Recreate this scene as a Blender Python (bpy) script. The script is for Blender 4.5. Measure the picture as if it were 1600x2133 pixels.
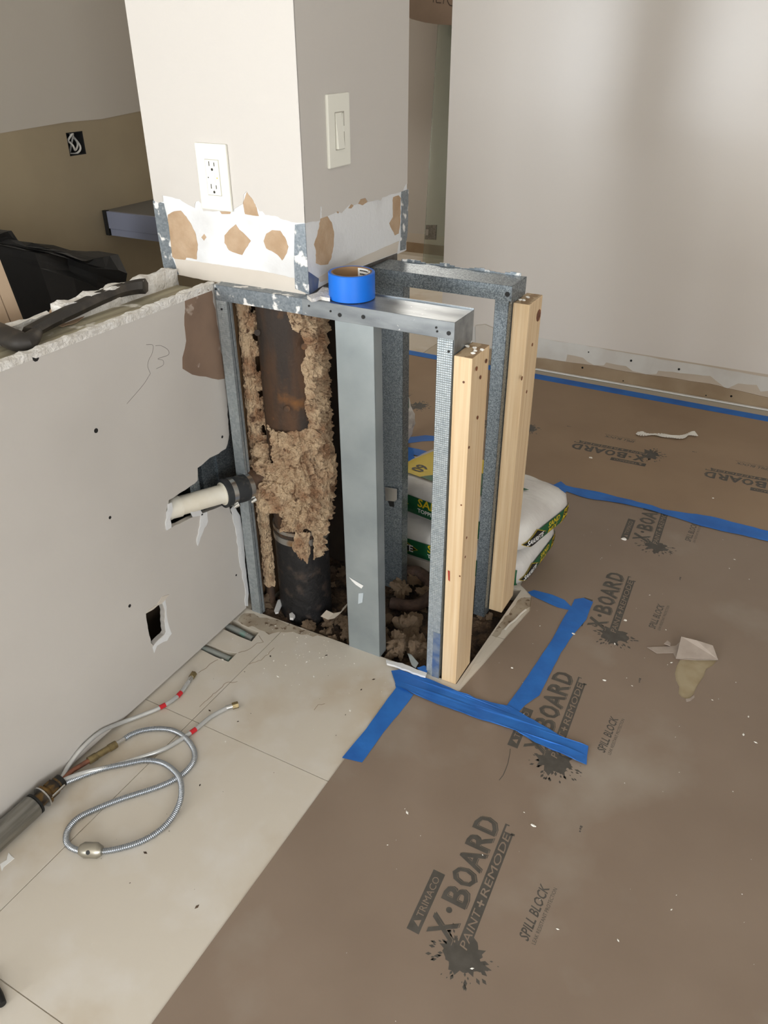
import bpy, bmesh, math, random
from mathutils import Vector, Matrix, noise
from mathutils.geometry import tessellate_polygon
random.seed(7)
for o in list(bpy.data.objects): bpy.data.objects.remove(o)
SC = bpy.context.scene
COL = SC.collection

# ------------------------------------------------------------------ camera
YAW, PITCH, ROLL, FPX = -.4976, -.5426, -.004, 1643.67
CAM = Vector((.6791, -1.3368, 1.353))
_cy, _sy, _cp, _sp, _cr, _sr = math.cos(YAW), math.sin(YAW), math.cos(PITCH), math.sin(PITCH), math.cos(ROLL), math.sin(ROLL)
FW = Vector((_sy*_cp, _cy*_cp, _sp)); RT = Vector((_cy, -_sy, 0)); UP = RT.cross(FW)
RT, UP = RT*_cr + UP*_sr, UP*_cr - RT*_sr
cd = bpy.data.cameras.new('camera'); cam = bpy.data.objects.new('camera', cd); COL.objects.link(cam)
cd.sensor_fit = 'HORIZONTAL'; cd.sensor_width = 36; cd.lens = FPX/1600*36; cd.clip_start = .02; cd.clip_end = 60
cam.matrix_world = Matrix(((RT.x, UP.x, -FW.x, CAM.x), (RT.y, UP.y, -FW.y, CAM.y), (RT.z, UP.z, -FW.z, CAM.z), (0, 0, 0, 1)))
SC.camera = cam

# ------------------------------------------------------------------ world, light, exposure
w = bpy.data.worlds.new('overcast'); SC.world = w; w.use_nodes = True
w.node_tree.nodes['Background'].inputs[0].default_value = (.80, .88, 1, 1)
w.node_tree.nodes['Background'].inputs[1].default_value = 1.0
def area(name, loc, rot, sx, sy, power, col):
    ld = bpy.data.lights.new(name, 'AREA'); ld.shape = 'RECTANGLE'; ld.size = sx; ld.size_y = sy
    ld.energy = power; ld.color = col
    o = bpy.data.objects.new(name, ld); COL.objects.link(o); o.location = loc; o.rotation_euler = rot
    return o
area('window_daylight', (-2.2, -7.58, 1.35), (math.radians(90), 0, 0), 2.9, 2.1, 390, (.93, .97, 1))
area('side_fill', (3.18, -4.0, 1.45), (math.radians(90), 0, math.radians(90)), 2.4, 1.5, 150, (.95, .98, 1))  # added fill light, no known window here; lifts the right-facing sides
vs = SC.view_settings
vs.view_transform = 'Standard'; vs.look = 'None'; vs.gamma = 1; vs.use_curve_mapping = False
vs.exposure = -0.08

# ------------------------------------------------------------------ pixel -> point on a known plane of the room
def _ray(px, py): return FW + RT*((px-800)/FPX) - UP*((py-1066.5)/FPX)
def at(px, py, ax, v):
    d = _ray(px, py); return CAM + d*((v-CAM[ax])/d[ax])
def onX(px, py, v): return at(px, py, 0, v)
def onY(px, py, v): return at(px, py, 1, v)
def fl(px, py, z=0.0): return at(px, py, 2, z)
def crop(ox, oy, s): return lambda x, y: (ox+x/s, oy+y/s)

# ------------------------------------------------------------------ materials
def lin(c):
    r = []
    for v in c[:3]:
        v /= 255; r.append(v/12.92 if v <= .04045 else ((v+.055)/1.055)**2.4)
    return tuple(r)+(1,)
MATS = {}
def mat(name, col, rough=.7, metal=0, col2=None, nscale=8, nlo=.4, nhi=.65, bump=0, bscale=60, detail=5, stretch=(1, 1, 1), kind='noise', spec=.5,
        col3=None, n3=30, lo3=.55, hi3=.6, trans=0, ior=1.45, rough2=None, bstretch=None):
    m = bpy.data.materials.new(name); m.use_nodes = True; nt = m.node_tree; N = nt.nodes; L = nt.links
    b = N['Principled BSDF']; b.inputs['Base Color'].default_value = lin(col); b.inputs['Roughness'].default_value = rough
    b.inputs['Metallic'].default_value = metal; b.inputs['Specular IOR Level'].default_value = spec
    if trans: b.inputs['Transmission Weight'].default_value = trans; b.inputs['IOR'].default_value = ior
    tc = N.new('ShaderNodeTexCoord')
    def coords(st):
        mp = N.new('ShaderNodeMapping'); mp.inputs['Scale'].default_value = st; L.new(tc.outputs['Object'], mp.inputs[0]); return mp.outputs[0]
    last = None
    if col2:
        if kind == 'noise':
            t = N.new('ShaderNodeTexNoise'); t.inputs['Scale'].default_value = nscale; t.inputs['Detail'].default_value = detail; out = t.outputs[0]
        elif kind == 'voronoi':
            t = N.new('ShaderNodeTexVoronoi'); t.inputs['Scale'].default_value = nscale; out = t.outputs['Color']
        elif kind == 'wave':
            t = N.new('ShaderNodeTexWave'); t.wave_type = 'RINGS'; t.rings_direction = 'Y'; t.inputs['Scale'].default_value = nscale
            t.inputs['Distortion'].default_value = 3.5; t.inputs['Detail'].default_value = 3; t.inputs['Detail Scale'].default_value = 1.2; out = t.outputs[0]
        L.new(coords(stretch), t.inputs['Vector'])
        r = N.new('ShaderNodeValToRGB'); r.color_ramp.elements[0].position = nlo; r.color_ramp.elements[1].position = nhi
        r.color_ramp.elements[0].color = lin(col); r.color_ramp.elements[1].color = lin(col2)
        L.new(out, r.inputs[0]); last = r.outputs[0]
        if rough2 is not None:
            rr = N.new('ShaderNodeMapRange'); rr.inputs['From Min'].default_value = nlo; rr.inputs['From Max'].default_value = nhi
            rr.inputs['To Min'].default_value = rough; rr.inputs['To Max'].default_value = rough2
            L.new(out, rr.inputs[0]); L.new(rr.outputs[0], b.inputs['Roughness'])
    if col3:
        t3 = N.new('ShaderNodeTexNoise'); t3.inputs['Scale'].default_value = n3; t3.inputs['Detail'].default_value = 6
        L.new(tc.outputs['Object'], t3.inputs['Vector'])
        r3 = N.new('ShaderNodeValToRGB'); r3.color_ramp.elements[0].position = lo3; r3.color_ramp.elements[1].position = hi3
        r3.color_ramp.elements[0].color = (0, 0, 0, 1); r3.color_ramp.elements[1].color = (1, 1, 1, 1)
        L.new(t3.outputs[0], r3.inputs[0])
        mx = N.new('ShaderNodeMix'); mx.data_type = 'RGBA'
        L.new(r3.outputs[0], mx.inputs['Factor'])
        if last: L.new(last, mx.inputs[6])
        else: mx.inputs[6].default_value = lin(col)
        mx.inputs[7].default_value = lin(col3); last = mx.outputs[2]
        if metal:
            sb = N.new('ShaderNodeMath'); sb.operation = 'MULTIPLY_ADD'; sb.inputs[1].default_value = -metal; sb.inputs[2].default_value = metal
            L.new(r3.outputs[0], sb.inputs[0]); L.new(sb.outputs[0], b.inputs['Metallic'])
    if last: L.new(last, b.inputs['Base Color'])
    if bump:
        t2 = N.new('ShaderNodeTexNoise'); t2.inputs['Scale'].default_value = bscale; t2.inputs['Detail'].default_value = 6
        L.new(coords(bstretch or (1, 1, 1)), t2.inputs['Vector'])
        bp = N.new('ShaderNodeBump'); bp.inputs['Strength'].default_value = bump; bp.inputs['Distance'].default_value = .01
        L.new(t2.outputs[0], bp.inputs['Height']); L.new(bp.outputs[0], b.inputs['Normal'])
    MATS[name] = m
    return m
M_paint = mat('wall_paint', (203, 198, 192), .42, bump=.03, bscale=180, spec=.35)
M_paint_bright = mat('wall_paint_brightened', (222, 215, 207), .27, bump=.02, bscale=160, spec=.6)  # same paint as the column, lightened to stand in for missing light
M_half = mat('drywall_grey_paint', (196, 191, 185), .6, col2=(202, 197, 191), nscale=3, bump=.02, bscale=120)
M_kitchen = mat('kitchen_wall_paint', (182, 174, 162), .7, bump=.03)
M_kitchen_raw = mat('kitchen_backsplash_drywall', (158, 143, 116), .8, col2=(142, 128, 104), nscale=2)
M_ceil = mat('ceiling_paint', (235, 233, 228), .9)
M_gyp = mat('joint_compound', (226, 227, 228), .75, col2=(208, 207, 206), nscale=7, nlo=.5, nhi=.72, bump=.15, bscale=90)
M_gypcore = mat('broken_gypsum', (234, 231, 226), .95, col2=(212, 207, 199), nscale=50, bump=.6, bscale=160)
M_kraft = mat('torn_kraft_paper', (188, 162, 134), .9, col2=(176, 148, 118), nscale=25, bump=.2, bscale=120)
M_kraftdk = mat('brown_backing_paper', (140, 116, 98), .85, col2=(126, 104, 88), nscale=9, col3=(176, 160, 146), n3=26, lo3=.66, hi3=.72)
M_strip = mat('beige_drywall_face', (206, 197, 185), .8, col2=(212, 204, 193), nscale=5)
M_galv = mat('galvanised_steel', (120, 132, 142), .42, .75, col2=(178, 188, 194), nscale=170, nlo=.15, nhi=.85, kind='voronoi', rough2=.3)
M_galvdk = mat('galvanised_steel_coarse', (104, 113, 120), .42, .75, col2=(164, 174, 180), nscale=420, nlo=.25, nhi=.95, kind='voronoi', rough2=.32)
M_galvpl = mat('steel_with_plaster_smears', (122, 131, 138), .45, .6, col2=(146, 154, 160), nscale=260, nlo=.2, nhi=.9, kind='voronoi', col3=(235, 233, 230), n3=38, lo3=.56, hi3=.62)
M_galvsm = mat('smooth_zinc_steel', (146, 155, 158), .45, .45, col2=(170, 178, 180), nscale=7, nlo=.35, nhi=.7, bump=.02)
M_track = mat('scuffed_zinc_track', (134, 140, 145), .36, .8, col2=(172, 178, 182), nscale=30, nlo=.35, nhi=.7, stretch=(.3, 1, 1), col3=(205, 206, 206), n3=120, lo3=.68, hi3=.72)
M_screw = mat('screw_dark', (52, 52, 52), .5, .6)
M_black = mat('black_void', (14, 13, 12), .9)
M_pine = mat('pine_wood', (230, 205, 168), .6, col2=(214, 182, 140), nscale=4, nlo=.35, nhi=.68, kind='noise', stretch=(32, 32, .9), bump=.05, bscale=60, bstretch=(4, 4, .3))
M_pineend = mat('pine_end_grain', (196, 172, 140), .8, col2=(164, 136, 104), nscale=60, kind='wave', bump=.3, bscale=200)
M_knot = mat('pine_knot', (130, 76, 44), .6, col2=(88, 50, 30), nscale=80)
M_plate = mat('weathered_plate_wood', (176, 168, 144), .8, col2=(132, 124, 104), nscale=5, nlo=.35, nhi=.7, stretch=(14, 1, 14), col3=(226, 222, 212), n3=18, lo3=.62, hi3=.68)
M_tile = mat('travertine_tile', (209, 201, 188), .5, col2=(180, 158, 126), nscale=3.0, nlo=.50, nhi=.78, col3=(214, 208, 199), n3=9, lo3=.5, hi3=.7, bump=.02, bscale=50)
M_grout = mat('grout', (190, 180, 164), .9)
M_slab = mat('concrete_slab', (150, 140, 124), .95, col2=(110, 98, 84), nscale=12)
M_dirt = mat('pit_dirt', (96, 76, 58), .95, col2=(44, 33, 26), nscale=26, nlo=.35, nhi=.62, bump=.8, bscale=130)
M_crust = mat('crumbled_insulation', (206, 180, 148), .95, col2=(158, 122, 92), nscale=24, nlo=.42, nhi=.66, col3=(92, 64, 46), n3=70, lo3=.57, hi3=.72, bump=.9, bscale=190)
M_crust2 = mat('pit_debris', (206, 178, 146), .95, col2=(140, 110, 84), nscale=40, nlo=.38, nhi=.66, col3=(62, 44, 34), n3=60, lo3=.56, hi3=.7, bump=.9, bscale=170)
M_pipe = mat('black_cast_iron', (34, 33, 34), .55, .2, col2=(86, 72, 64), nscale=34, nlo=.54, nhi=.8, bump=.35, bscale=60)
M_rust = mat('rusty_pipe', (58, 50, 45), .75, .1, col2=(92, 66, 46), nscale=20, nlo=.42, nhi=.66, stretch=(1, 1, .2), col3=(132, 88, 44), n3=17, lo3=.56, hi3=.72, bump=.3, bscale=90)
M_ring = mat('ring_clamp_steel', (176, 172, 166), .4, .8, col2=(160, 120, 70), nscale=22, nlo=.5, nhi=.7)
M_pvc = mat('white_pvc', (238, 234, 222), .4, col2=(226, 218, 200), nscale=14)
M_rubber = mat('black_rubber', (44, 47, 50), .65, col2=(120, 112, 102), nscale=26, nlo=.56, nhi=.75)
M_steel = mat('bright_steel', (205, 205, 203), .25, .95)
M_chrome = mat('brushed_steel_faucet', (150, 148, 142), .38, .85, col2=(128, 126, 120), nscale=9, stretch=(12, 1, 12))
M_braid = mat('braided_steel', (178, 184, 192), .28, .95)
M_clear = mat('clear_sleeved_hose', (182, 184, 184), .25, .4, col2=(220, 220, 218), nscale=3, spec=.8)
M_brass = mat('tarnished_brass', (150, 134, 96), .4, .75, col2=(112, 98, 72), nscale=60)
M_brassdk = mat('dark_brass_shank', (120, 92, 50), .5, .6, col2=(58, 50, 42), nscale=50, nlo=.4, nhi=.6)
M_copper = mat('copper_tube', (150, 102, 82), .4, .75, col2=(122, 86, 74), nscale=40)
M_patina = mat('copper_with_patina', (150, 154, 150), .6, .3, col2=(120, 176, 164), nscale=22, nlo=.55, nhi=.72)
M_red = mat('red_tag', (196, 30, 42), .4)
M_white = mat('white_plastic', (236, 235, 224), .35, spec=.5)
M_whitep = mat('white_print', (240, 240, 238), .7)
M_tape = mat('blue_masking_tape', (38, 112, 196), .62, col2=(30, 98, 180), nscale=12, bump=.12, bscale=30)
M_taperoll = mat('blue_tape_roll', (20, 116, 226), .4, col2=(14, 104, 212), nscale=6)
M_card = mat('cardboard_core', (150, 118, 84), .85)
M_paper = mat('floor_protection_paper', (140, 123, 108), .5, col2=(133, 116, 101), nscale=4, nlo=.35, nhi=.65, col3=(160, 150, 138), n3=2.6, lo3=.56, hi3=.8, bump=.02, bscale=26, spec=.45)
M_paperdull = mat('floor_paper_second_sheet', (154, 131, 107), .6, col2=(146, 123, 100), nscale=3, bump=.02, bscale=26, spec=.3)
M_paperback = mat('paper_underside', (170, 157, 146), .85, col2=(160, 147, 136), nscale=30)
M_ink = mat('printed_ink', (74, 70, 64), .6, col2=(84, 80, 74), nscale=40)
M_scrap = mat('white_scrap', (236, 232, 224), .8)
M_grey = mat('grey_scrap', (176, 166, 152), .8)
M_bagw = mat('bag_white_paper', (222, 220, 216), .5, col2=(206, 202, 198), nscale=10, bump=.35, bscale=12, bstretch=(1, 3, 1))
M_green = mat('bag_green_print', (26, 92, 56), .5)
M_yel = mat('bag_yellow_print', (222, 194, 40), .5)
M_blk = mat('bag_black_print', (24, 26, 24), .5)
M_glass = mat('green_glass', (236, 246, 240), .03, trans=.95, ior=1.5)
M_brownp = mat('brown_wrap_paper', (98, 82, 68), .8, col2=(90, 76, 62), nscale=6)
M_bin = mat('black_plastic', (9, 9, 9), .6, bump=.25, bscale=14)
M_slate = mat('blue_grey_laminate', (126, 130, 148), .55)
M_slatedk = mat('dark_laminate_top', (96, 92, 86), .6)
M_tool = mat('worn_black_steel', (50, 46, 42), .6, .3, col2=(84, 76, 66), nscale=22, nlo=.5, nhi=.7, col3=(190, 186, 178), n3=60, lo3=.69, hi3=.73)
M_trimw = mat('light_trim_wood', (208, 184, 158), .7, col2=(196, 170, 142), nscale=10, stretch=(1, 1, .1))
M_pencil = mat('pencil_line', (118, 112, 106), .8)
M_crack = mat('tile_crack', (150, 132, 110), .9)
M_red2 = mat('red_crayon', (170, 60, 44), .8)
M_wire = mat('white_wire', (200, 196, 188), .6)
M_brownraw = mat('raw_wall_base', (150, 128, 102), .85, col2=(166, 146, 120), nscale=6)

# ------------------------------------------------------------------ helpers
def link(o, parent=None):
    COL.objects.link(o)
    if parent: o.parent = parent
    return o
def tag(o, label=None, cat=None, group=None, kind=None):
    if label: o['label'] = label
    if cat: o['category'] = cat
    if group: o['group'] = group
    if kind: o['kind'] = kind
    return o
def thing(name, label, cat, group=None, loc=(0, 0, 0)):
    o = bpy.data.objects.new(name, None); o.empty_display_size = .02; link(o); o.location = loc
    return tag(o, label, cat, group)
def struct(name, label=None, cat=None):
    o = bpy.data.objects.new(name, None); o.empty_display_size = .02; link(o)
    return tag(o, label, cat, kind='structure')
class MB:
    def __init__(s): s.v = []; s.f = []; s.m = []; s.cur = 0
    def add(s, vs, fs, mi=None):
        b = len(s.v); s.v += [Vector(p) for p in vs]; s.f += [tuple(b+i for i in f) for f in fs]
        s.m += [s.cur if mi is None else mi]*len(fs)
    def box(s, x0, x1, y0, y1, z0, z1, mi=None):
        s.add([(x0, y0, z0), (x1, y0, z0), (x1, y1, z0), (x0, y1, z0), (x0, y0, z1), (x1, y0, z1), (x1, y1, z1), (x0, y1, z1)],
              [(0, 3, 2, 1), (4, 5, 6, 7), (0, 1, 5, 4), (1, 2, 6, 5), (2, 3, 7, 6), (3, 0, 4, 7)], mi)
    def poly(s, pts, n, t, holes=(), mi=None):          # polygon (with holes) extruded by t along n
        loops = [[Vector(p) for p in pts]]+[[Vector(p) for p in h] for h in holes]
        flat = [p for l in loops for p in l]; n = Vector(n).normalized(); k = len(flat)
        tris = tessellate_polygon(loops)
        fs = []
        for a, b, c in tris:
            if (flat[b]-flat[a]).cross(flat[c]-flat[a]).dot(n) < 0: b, c = c, b
            fs.append((a+k, b+k, c+k)); fs.append((a, c, b))
        i0 = 0
        for l in loops:
            m = len(l)
            for i in range(m):
                a, b = i0+i, i0+(i+1) % m; fs.append((a, b, b+k, a+k))
            i0 += m
        s.add(flat+[p+n*t for p in flat], fs, mi)
    def tube(s, pts, rad, n=12, mi=None, cap=True, squash=1.0, upv=None):
        pts = [Vector(p) for p in pts]; R = rad if isinstance(rad, (list, tuple)) else [rad]*len(pts)
        vs, fs = [], []; prev = Vector(upv) if upv else None
        for i, p in enumerate(pts):
            t = (pts[min(i+1, len(pts)-1)]-pts[max(i-1, 0)]).normalized()
            if prev is None: prev = Vector((0, 0, 1)) if abs(t.z) < .9 else Vector((0, 1, 0))
            a = (prev-t*prev.dot(t)).normalized(); b = t.cross(a); prev = a
            for k in range(n):
                th = 2*math.pi*k/n; vs.append(p+(a*math.sin(th)*squash+b*math.cos(th))*R[i])
        for i in range(len(pts)-1):
            for k in range(n): fs.append((i*n+k, i*n+(k+1) % n, (i+1)*n+(k+1) % n, (i+1)*n+k))
        if cap: fs.append(tuple(range(n-1, -1, -1))); fs.append(tuple((len(pts)-1)*n+k for k in range(n)))
        s.add(vs, fs, mi)
    def build(s, name, mats, parent=None, smooth=False, bevel=0, autos=None):
        me = bpy.data.meshes.new(name); me.from_pydata([tuple(p) for p in s.v], [], s.f)
        for m in (mats if isinstance(mats, (list, tuple)) else [mats]): me.materials.append(m)
        if any(s.m): me.polygons.foreach_set('material_index', s.m)
        bm = bmesh.new(); bm.from_mesh(me); bmesh.ops.recalc_face_normals(bm, faces=bm.faces); bm.to_mesh(me); bm.free()
        if smooth: me.polygons.foreach_set('use_smooth', [True]*len(me.polygons))
        me.update()
        o = link(bpy.data.objects.new(name, me), parent)
        if bevel:
            b = o.modifiers.new('bevel', 'BEVEL'); b.width = bevel; b.segments = 2; b.limit_method = 'ANGLE'
        if smooth and autos:
            e = o.modifiers.new('edges', 'EDGE_SPLIT'); e.split_angle = math.radians(autos)
        return o
def box(name, x0, x1, y0, y1, z0, z1, m, parent=None, bevel=0):
    b = MB(); b.box(x0, x1, y0, y1, z0, z1); return b.build(name, m, parent, bevel=bevel)
def slab(name, pts, n, t, m, parent=None, holes=()):
    b = MB(); b.poly(pts, n, t, holes); return b.build(name, m, parent)
def tube(name, pts, r, m, parent=None, n=12, **k):
    b = MB(); b.tube(pts, r, n, **k); return b.build(name, m, parent, smooth=True, autos=50)
def jag(pts, amp, step, closed=True):                    # torn edge
    out = []; n = len(pts)
    for i in range(n if closed else n-1):
        a, b = pts[i], pts[(i+1) % n]; d = math.hypot(b[0]-a[0], b[1]-a[1]); k = max(1, int(d/step))
        for j in range(k):
            t = j/k; q = amp if j else amp*.3
            out.append((a[0]+(b[0]-a[0])*t+random.uniform(-q, q), a[1]+(b[1]-a[1])*t+random.uniform(-q, q)))
    if not closed: out.append(pts[-1])
    return out
def smooth_path(pts, per=8):
    P = [Vector(p) for p in pts]; P = [P[0]*2-P[1]]+P+[P[-1]*2-P[-2]]; out = []
    for i in range(1, len(P)-2):
        p0, p1, p2, p3 = P[i-1:i+3]
        for k in range(per):
            t = k/per; out.append(.5*((2*p1)+(p2-p0)*t+(2*p0-5*p1+4*p2-p3)*t*t+(3*p1-p0-3*p2+p3)*t**3))
    out.append(P[-2]); return out
def resample(pts, step):
    out = [pts[0]]; acc = 0
    for a, b in zip(pts, pts[1:]):
        d = (b-a).length
        if d < 1e-9: continue
        pos = step-acc
        while pos <= d: out.append(a+(b-a)*(pos/d)); pos += step
        acc = (acc+d) % step
    return out
def disc(b, c, n, r, t, k=12, mi=None):
    n = Vector(n).normalized(); a = n.orthogonal().normalized(); e = n.cross(a); c = Vector(c)
    b.poly([c+(a*math.cos(2*math.pi*i/k)+e*math.sin(2*math.pi*i/k))*r for i in range(k)], n, t, mi=mi)
def fbm(p, s, o=4): return noise.fractal(Vector(p)*s, 1.0, 2.0, o)
def lump(name, c, r, seed, m, parent, sub=4, amp=.45, sc=None, squash=(1, 1, 1)):
    bm = bmesh.new(); bmesh.ops.create_icosphere(bm, subdivisions=sub, radius=1)
    for v in bm.verts:
        p = v.co.copy()+Vector((seed*3.1, seed*1.7, 0)); d = 1+amp*fbm(p, 1.2, 3)+amp*.45*fbm(p, 4.5, 4)
        v.co = Vector((v.co.x*squash[0], v.co.y*squash[1], v.co.z*squash[2]))*d*r+Vector(c)
    me = bpy.data.meshes.new(name); bm.to_mesh(me); bm.free(); me.materials.append(m)
    return link(bpy.data.objects.new(name, me), parent)
_txt = {}
def text2d(body, bold=0.0):                              # flat letters from the built-in font, normalised to a 1 x 1 box
    key = (body, bold)
    if key not in _txt:
        c = bpy.data.curves.new('t', 'FONT'); c.body = body; c.size = 1; c.offset = bold; c.resolution_u = 2
        o = bpy.data.objects.new('t', c); COL.objects.link(o); dg = bpy.context.evaluated_depsgraph_get()
        me = bpy.data.meshes.new_from_object(o.evaluated_get(dg)); vs = [v.co.copy() for v in me.vertices]; fs = [tuple(p.vertices) for p in me.polygons]
        bpy.data.objects.remove(o); bpy.data.curves.remove(c); bpy.data.meshes.remove(me)
        x0 = min(v.x for v in vs); x1 = max(v.x for v in vs); y0 = min(v.y for v in vs); y1 = max(v.y for v in vs)
        _txt[key] = ([((v.x-x0)/(x1-x0), (v.y-y0)/(y1-y0)) for v in vs], fs)
    return _txt[key]

# ================================================================== room shell
H = .8933; XW = -.478; YF = 2.138; XK = -1.5; YH = 3.985; ZC = 2.6
ceil_ = box('ceiling', -3.9, 3.3, -7.7, 4.2, ZC, ZC+.1, M_ceil); tag(ceil_, kind='structure')
b = MB()
b.box(-3.9, -3.6, -7.7, -7.6, 0, ZC); b.box(-.7, 3.3, -7.7, -7.6, 0, ZC); b.box(-3.6, -.7, -7.7, -7.6, 0, .3); b.box(-3.6, -.7, -7.7, -7.6, 2.4, ZC)
tag(b.build('wall_back', M_paint), kind='structure')
b = MB(); b.box(3.2, 3.3, -7.6, -5.2, 0, ZC); b.box(3.2, 3.3, -2.8, YF, 0, ZC); b.box(3.2, 3.3, -5.2, -2.8, 0, .7); b.box(3.2, 3.3, -5.2, -2.8, 2.2, ZC)
tag(b.build('wall_right', M_paint), kind='structure')
tag(box('wall_left', -3.9, -3.8, -7.6, -1.6, 0, ZC, M_paint), kind='structure')
tag(box('wall_left_return', -3.8, XK-.1, -1.6, -1.5, 0, ZC, M_paint), kind='structure')

tag(box('wall_kitchen_end', -3.2, XK-.1, 1.6, 1.7, 0, ZC, M_paint), kind='structure')
tag(box('wall_hall_left', -3.3, -3.2, 1.6, YH, 0, ZC, M_paint), kind='structure')
# kitchen side wall with an unpainted backsplash zone
wk = struct('wall_kitchen')
slab('upper_wall', [(XK, -1.6, 1.05), (XK, .354, 1.116), (XK, .6, 1.126), (XK, .75, 1.124), (XK, .927, 1.135), (XK, 1.7, 1.16), (XK, 1.7, ZC), (XK, -1.6, ZC)], (-1, 0, 0), .1, M_kitchen, wk)
p0 = onX(137, 274, XK); p1 = onX(181, 322, XK)
hy0, hy1, hz0, hz1 = p0.y, p1.y, p1.z+.002, p0.z-.004
slab('backsplash_wall', [(XK-.0015, -1.6, 0), (XK-.0015, 1.7, 0), (XK-.0015, 1.7, 1.17), (XK-.0015, -1.6, 1.17)], (-1, 0, 0), .1, M_kitchen_raw, wk,
     holes=[[(XK-.0015, hy0, hz0), (XK-.0015, hy1, hz0), (XK-.0015, hy1, hz1), (XK-.0015, hy0, hz1)]])
eb = thing('electrical_box', 'open square electrical box with loose wires in the dark kitchen wall', 'electrical box')
b = MB(); b.box(XK-.07, XK-.066, hy0, hy1, hz0, hz1); b.box(XK-.07, XK-.002, hy0, hy0+.003, hz0, hz1); b.box(XK-.07, XK-.002, hy1-.003, hy1, hz0, hz1)
b.box(XK-.07, XK-.002, hy0, hy1, hz0, hz0+.003); b.box(XK-.07, XK-.002, hy0, hy1, hz1-.003, hz1); b.build('box_shell', M_black, eb)
hm = (hz0+hz1)/2; ym = (hy0+hy1)/2
for a in ([(-.06, -.02, .03), (-.01, -.012, 0), (-.012, 0, -.02), (-.02, .022, .0), (-.05, .02, .03)], [(-.06, .02, -.03), (-.008, .0, .028), (-.012, -.022, .01), (-.05, -.025, -.03)],
          [(-.05, .024, .03), (-.008, .02, -.01), (-.015, .005, -.03), (-.05, -.01, -.03)]):
    tube('wire', smooth_path([(XK+x, ym+y, hm+z) for x, y, z in a], 6), .0032, M_wire, eb, 6)
sy = onX(212, 438, XK).y
sl = thing('wall_shelf', 'blue-grey slab shelf fixed to the dark kitchen wall', 'shelf')
box('shelf_board', XK+.001, XK+.42, sy+.012, sy+.9, .775, .85, M_slatedk, sl)
box('front_edge', XK+.02, XK+.42, sy, sy+.012, .795, .85, M_slate, sl)
box('lower_edge', XK+.024, XK+.42, sy+.002, sy+.012, .772, .794, M_slate, sl)
box('end_cap', XK+.003, XK+.02, sy-.002, sy+.012, .772, .852, M_bin, sl)

# far wall with stripped base, and the hall behind it
wf = struct('wall_far')
XFE = -.883
box('painted_wall', XFE, 3.2, YF, YF+.12, .148, ZC, M_paint_bright, wf)
tag(box('wall_hall', -3.2, 1.0, YH, YH+.1, .13, ZC, M_paint), kind='structure')
tag(box('wall_hall_end', -.4, -.3, YF+.12, YH, 0, ZC, M_paint), kind='structure')
tag(box('trim_1', -3.2, -.4, YH-.002, YH+.1, .065, .131, M_strip), kind='structure')
tag(box('trim_2', -3.2, -.4, YH-.012, YH+.1, -.002, .066, M_brownraw), kind='structure')
c = crop(1050, 680, 2.909)
up_px = [(150, 60), (335, 92), (460, 108), (760, 165), (1010, 208), (1300, 255), (1600, 308)]
lo_px = [(1600, 390), (1555, 395), (1530, 355), (1420, 345), (1345, 380), (1250, 300), (1020, 275), (935, 268), (925, 288), (860, 290), (780, 270), (740, 240), (620, 218), (605, 235),
         (545, 235), (505, 213), (480, 190), (385, 170), (375, 212), (290, 200), (150, 175)]
P = [onY(*c(*q), YF-.0006) for q in jag(up_px, 3, 60, False)+jag(lo_px, 3, 40, False)]
zL = .15
P = [Vector((XFE, YF-.0006, .154))]+P[:len(jag(up_px, 0, 60, False))]+[Vector((3.2, YF-.0006, .14)), Vector((3.2, YF-.0006, .06))]+P[len(jag(up_px, 0, 60, False)):]+[Vector((XFE, YF-.0006, .07))]
box('stripped_base', XFE, 3.2, YF, YF+.12, -.002, .148, mat('stripped_drywall_face', (196, 182, 164), .85, col2=(186, 171, 152), nscale=5), wf)
slab('bare_joint_band', P, (0, 1, 0), .004, mat('far_primer_band', (214, 211, 204), .8, col2=(205, 200, 192), nscale=9), wf)
pl = [onY(*c(*q), YF-.004) for q in jag([(150, 185), (300, 205), (560, 240), (800, 285), (1000, 310), (1250, 350), (1600, 432)], 2, 50, False)]
pl = [Vector((XFE, YF-.004, .062))]+pl+[Vector((3.2, YF-.004, .05)), Vector((3.2, YF-.004, -.001)), Vector((XFE, YF-.004, -.001))]
slab('bottom_plate', pl, (0, 1, 0), .006, M_brownraw, wf)
for q in ((475, 250), (1377, 423), (770, 208), (1060, 260), (512, 156), (722, 330), (1224, 418)):
    b = MB(); disc(b, onY(*c(*q), YF-.0048), (0, 1, 0), .005 if q[0] not in (512, 722, 1224) else .003, .002, 8); b.build('nail_hole', M_black, wf)
slab('sunlit_gap_strip', [(-.38, YF-.022, .0005), (3.1, YF-.022, .0005), (3.1, YF-.010, .0005), (-.38, YF-.008, .0005)], (0, 0, 1), .004, M_whitep, wf)  # sunlight on the floor gap, painted as a thin white strip

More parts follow.
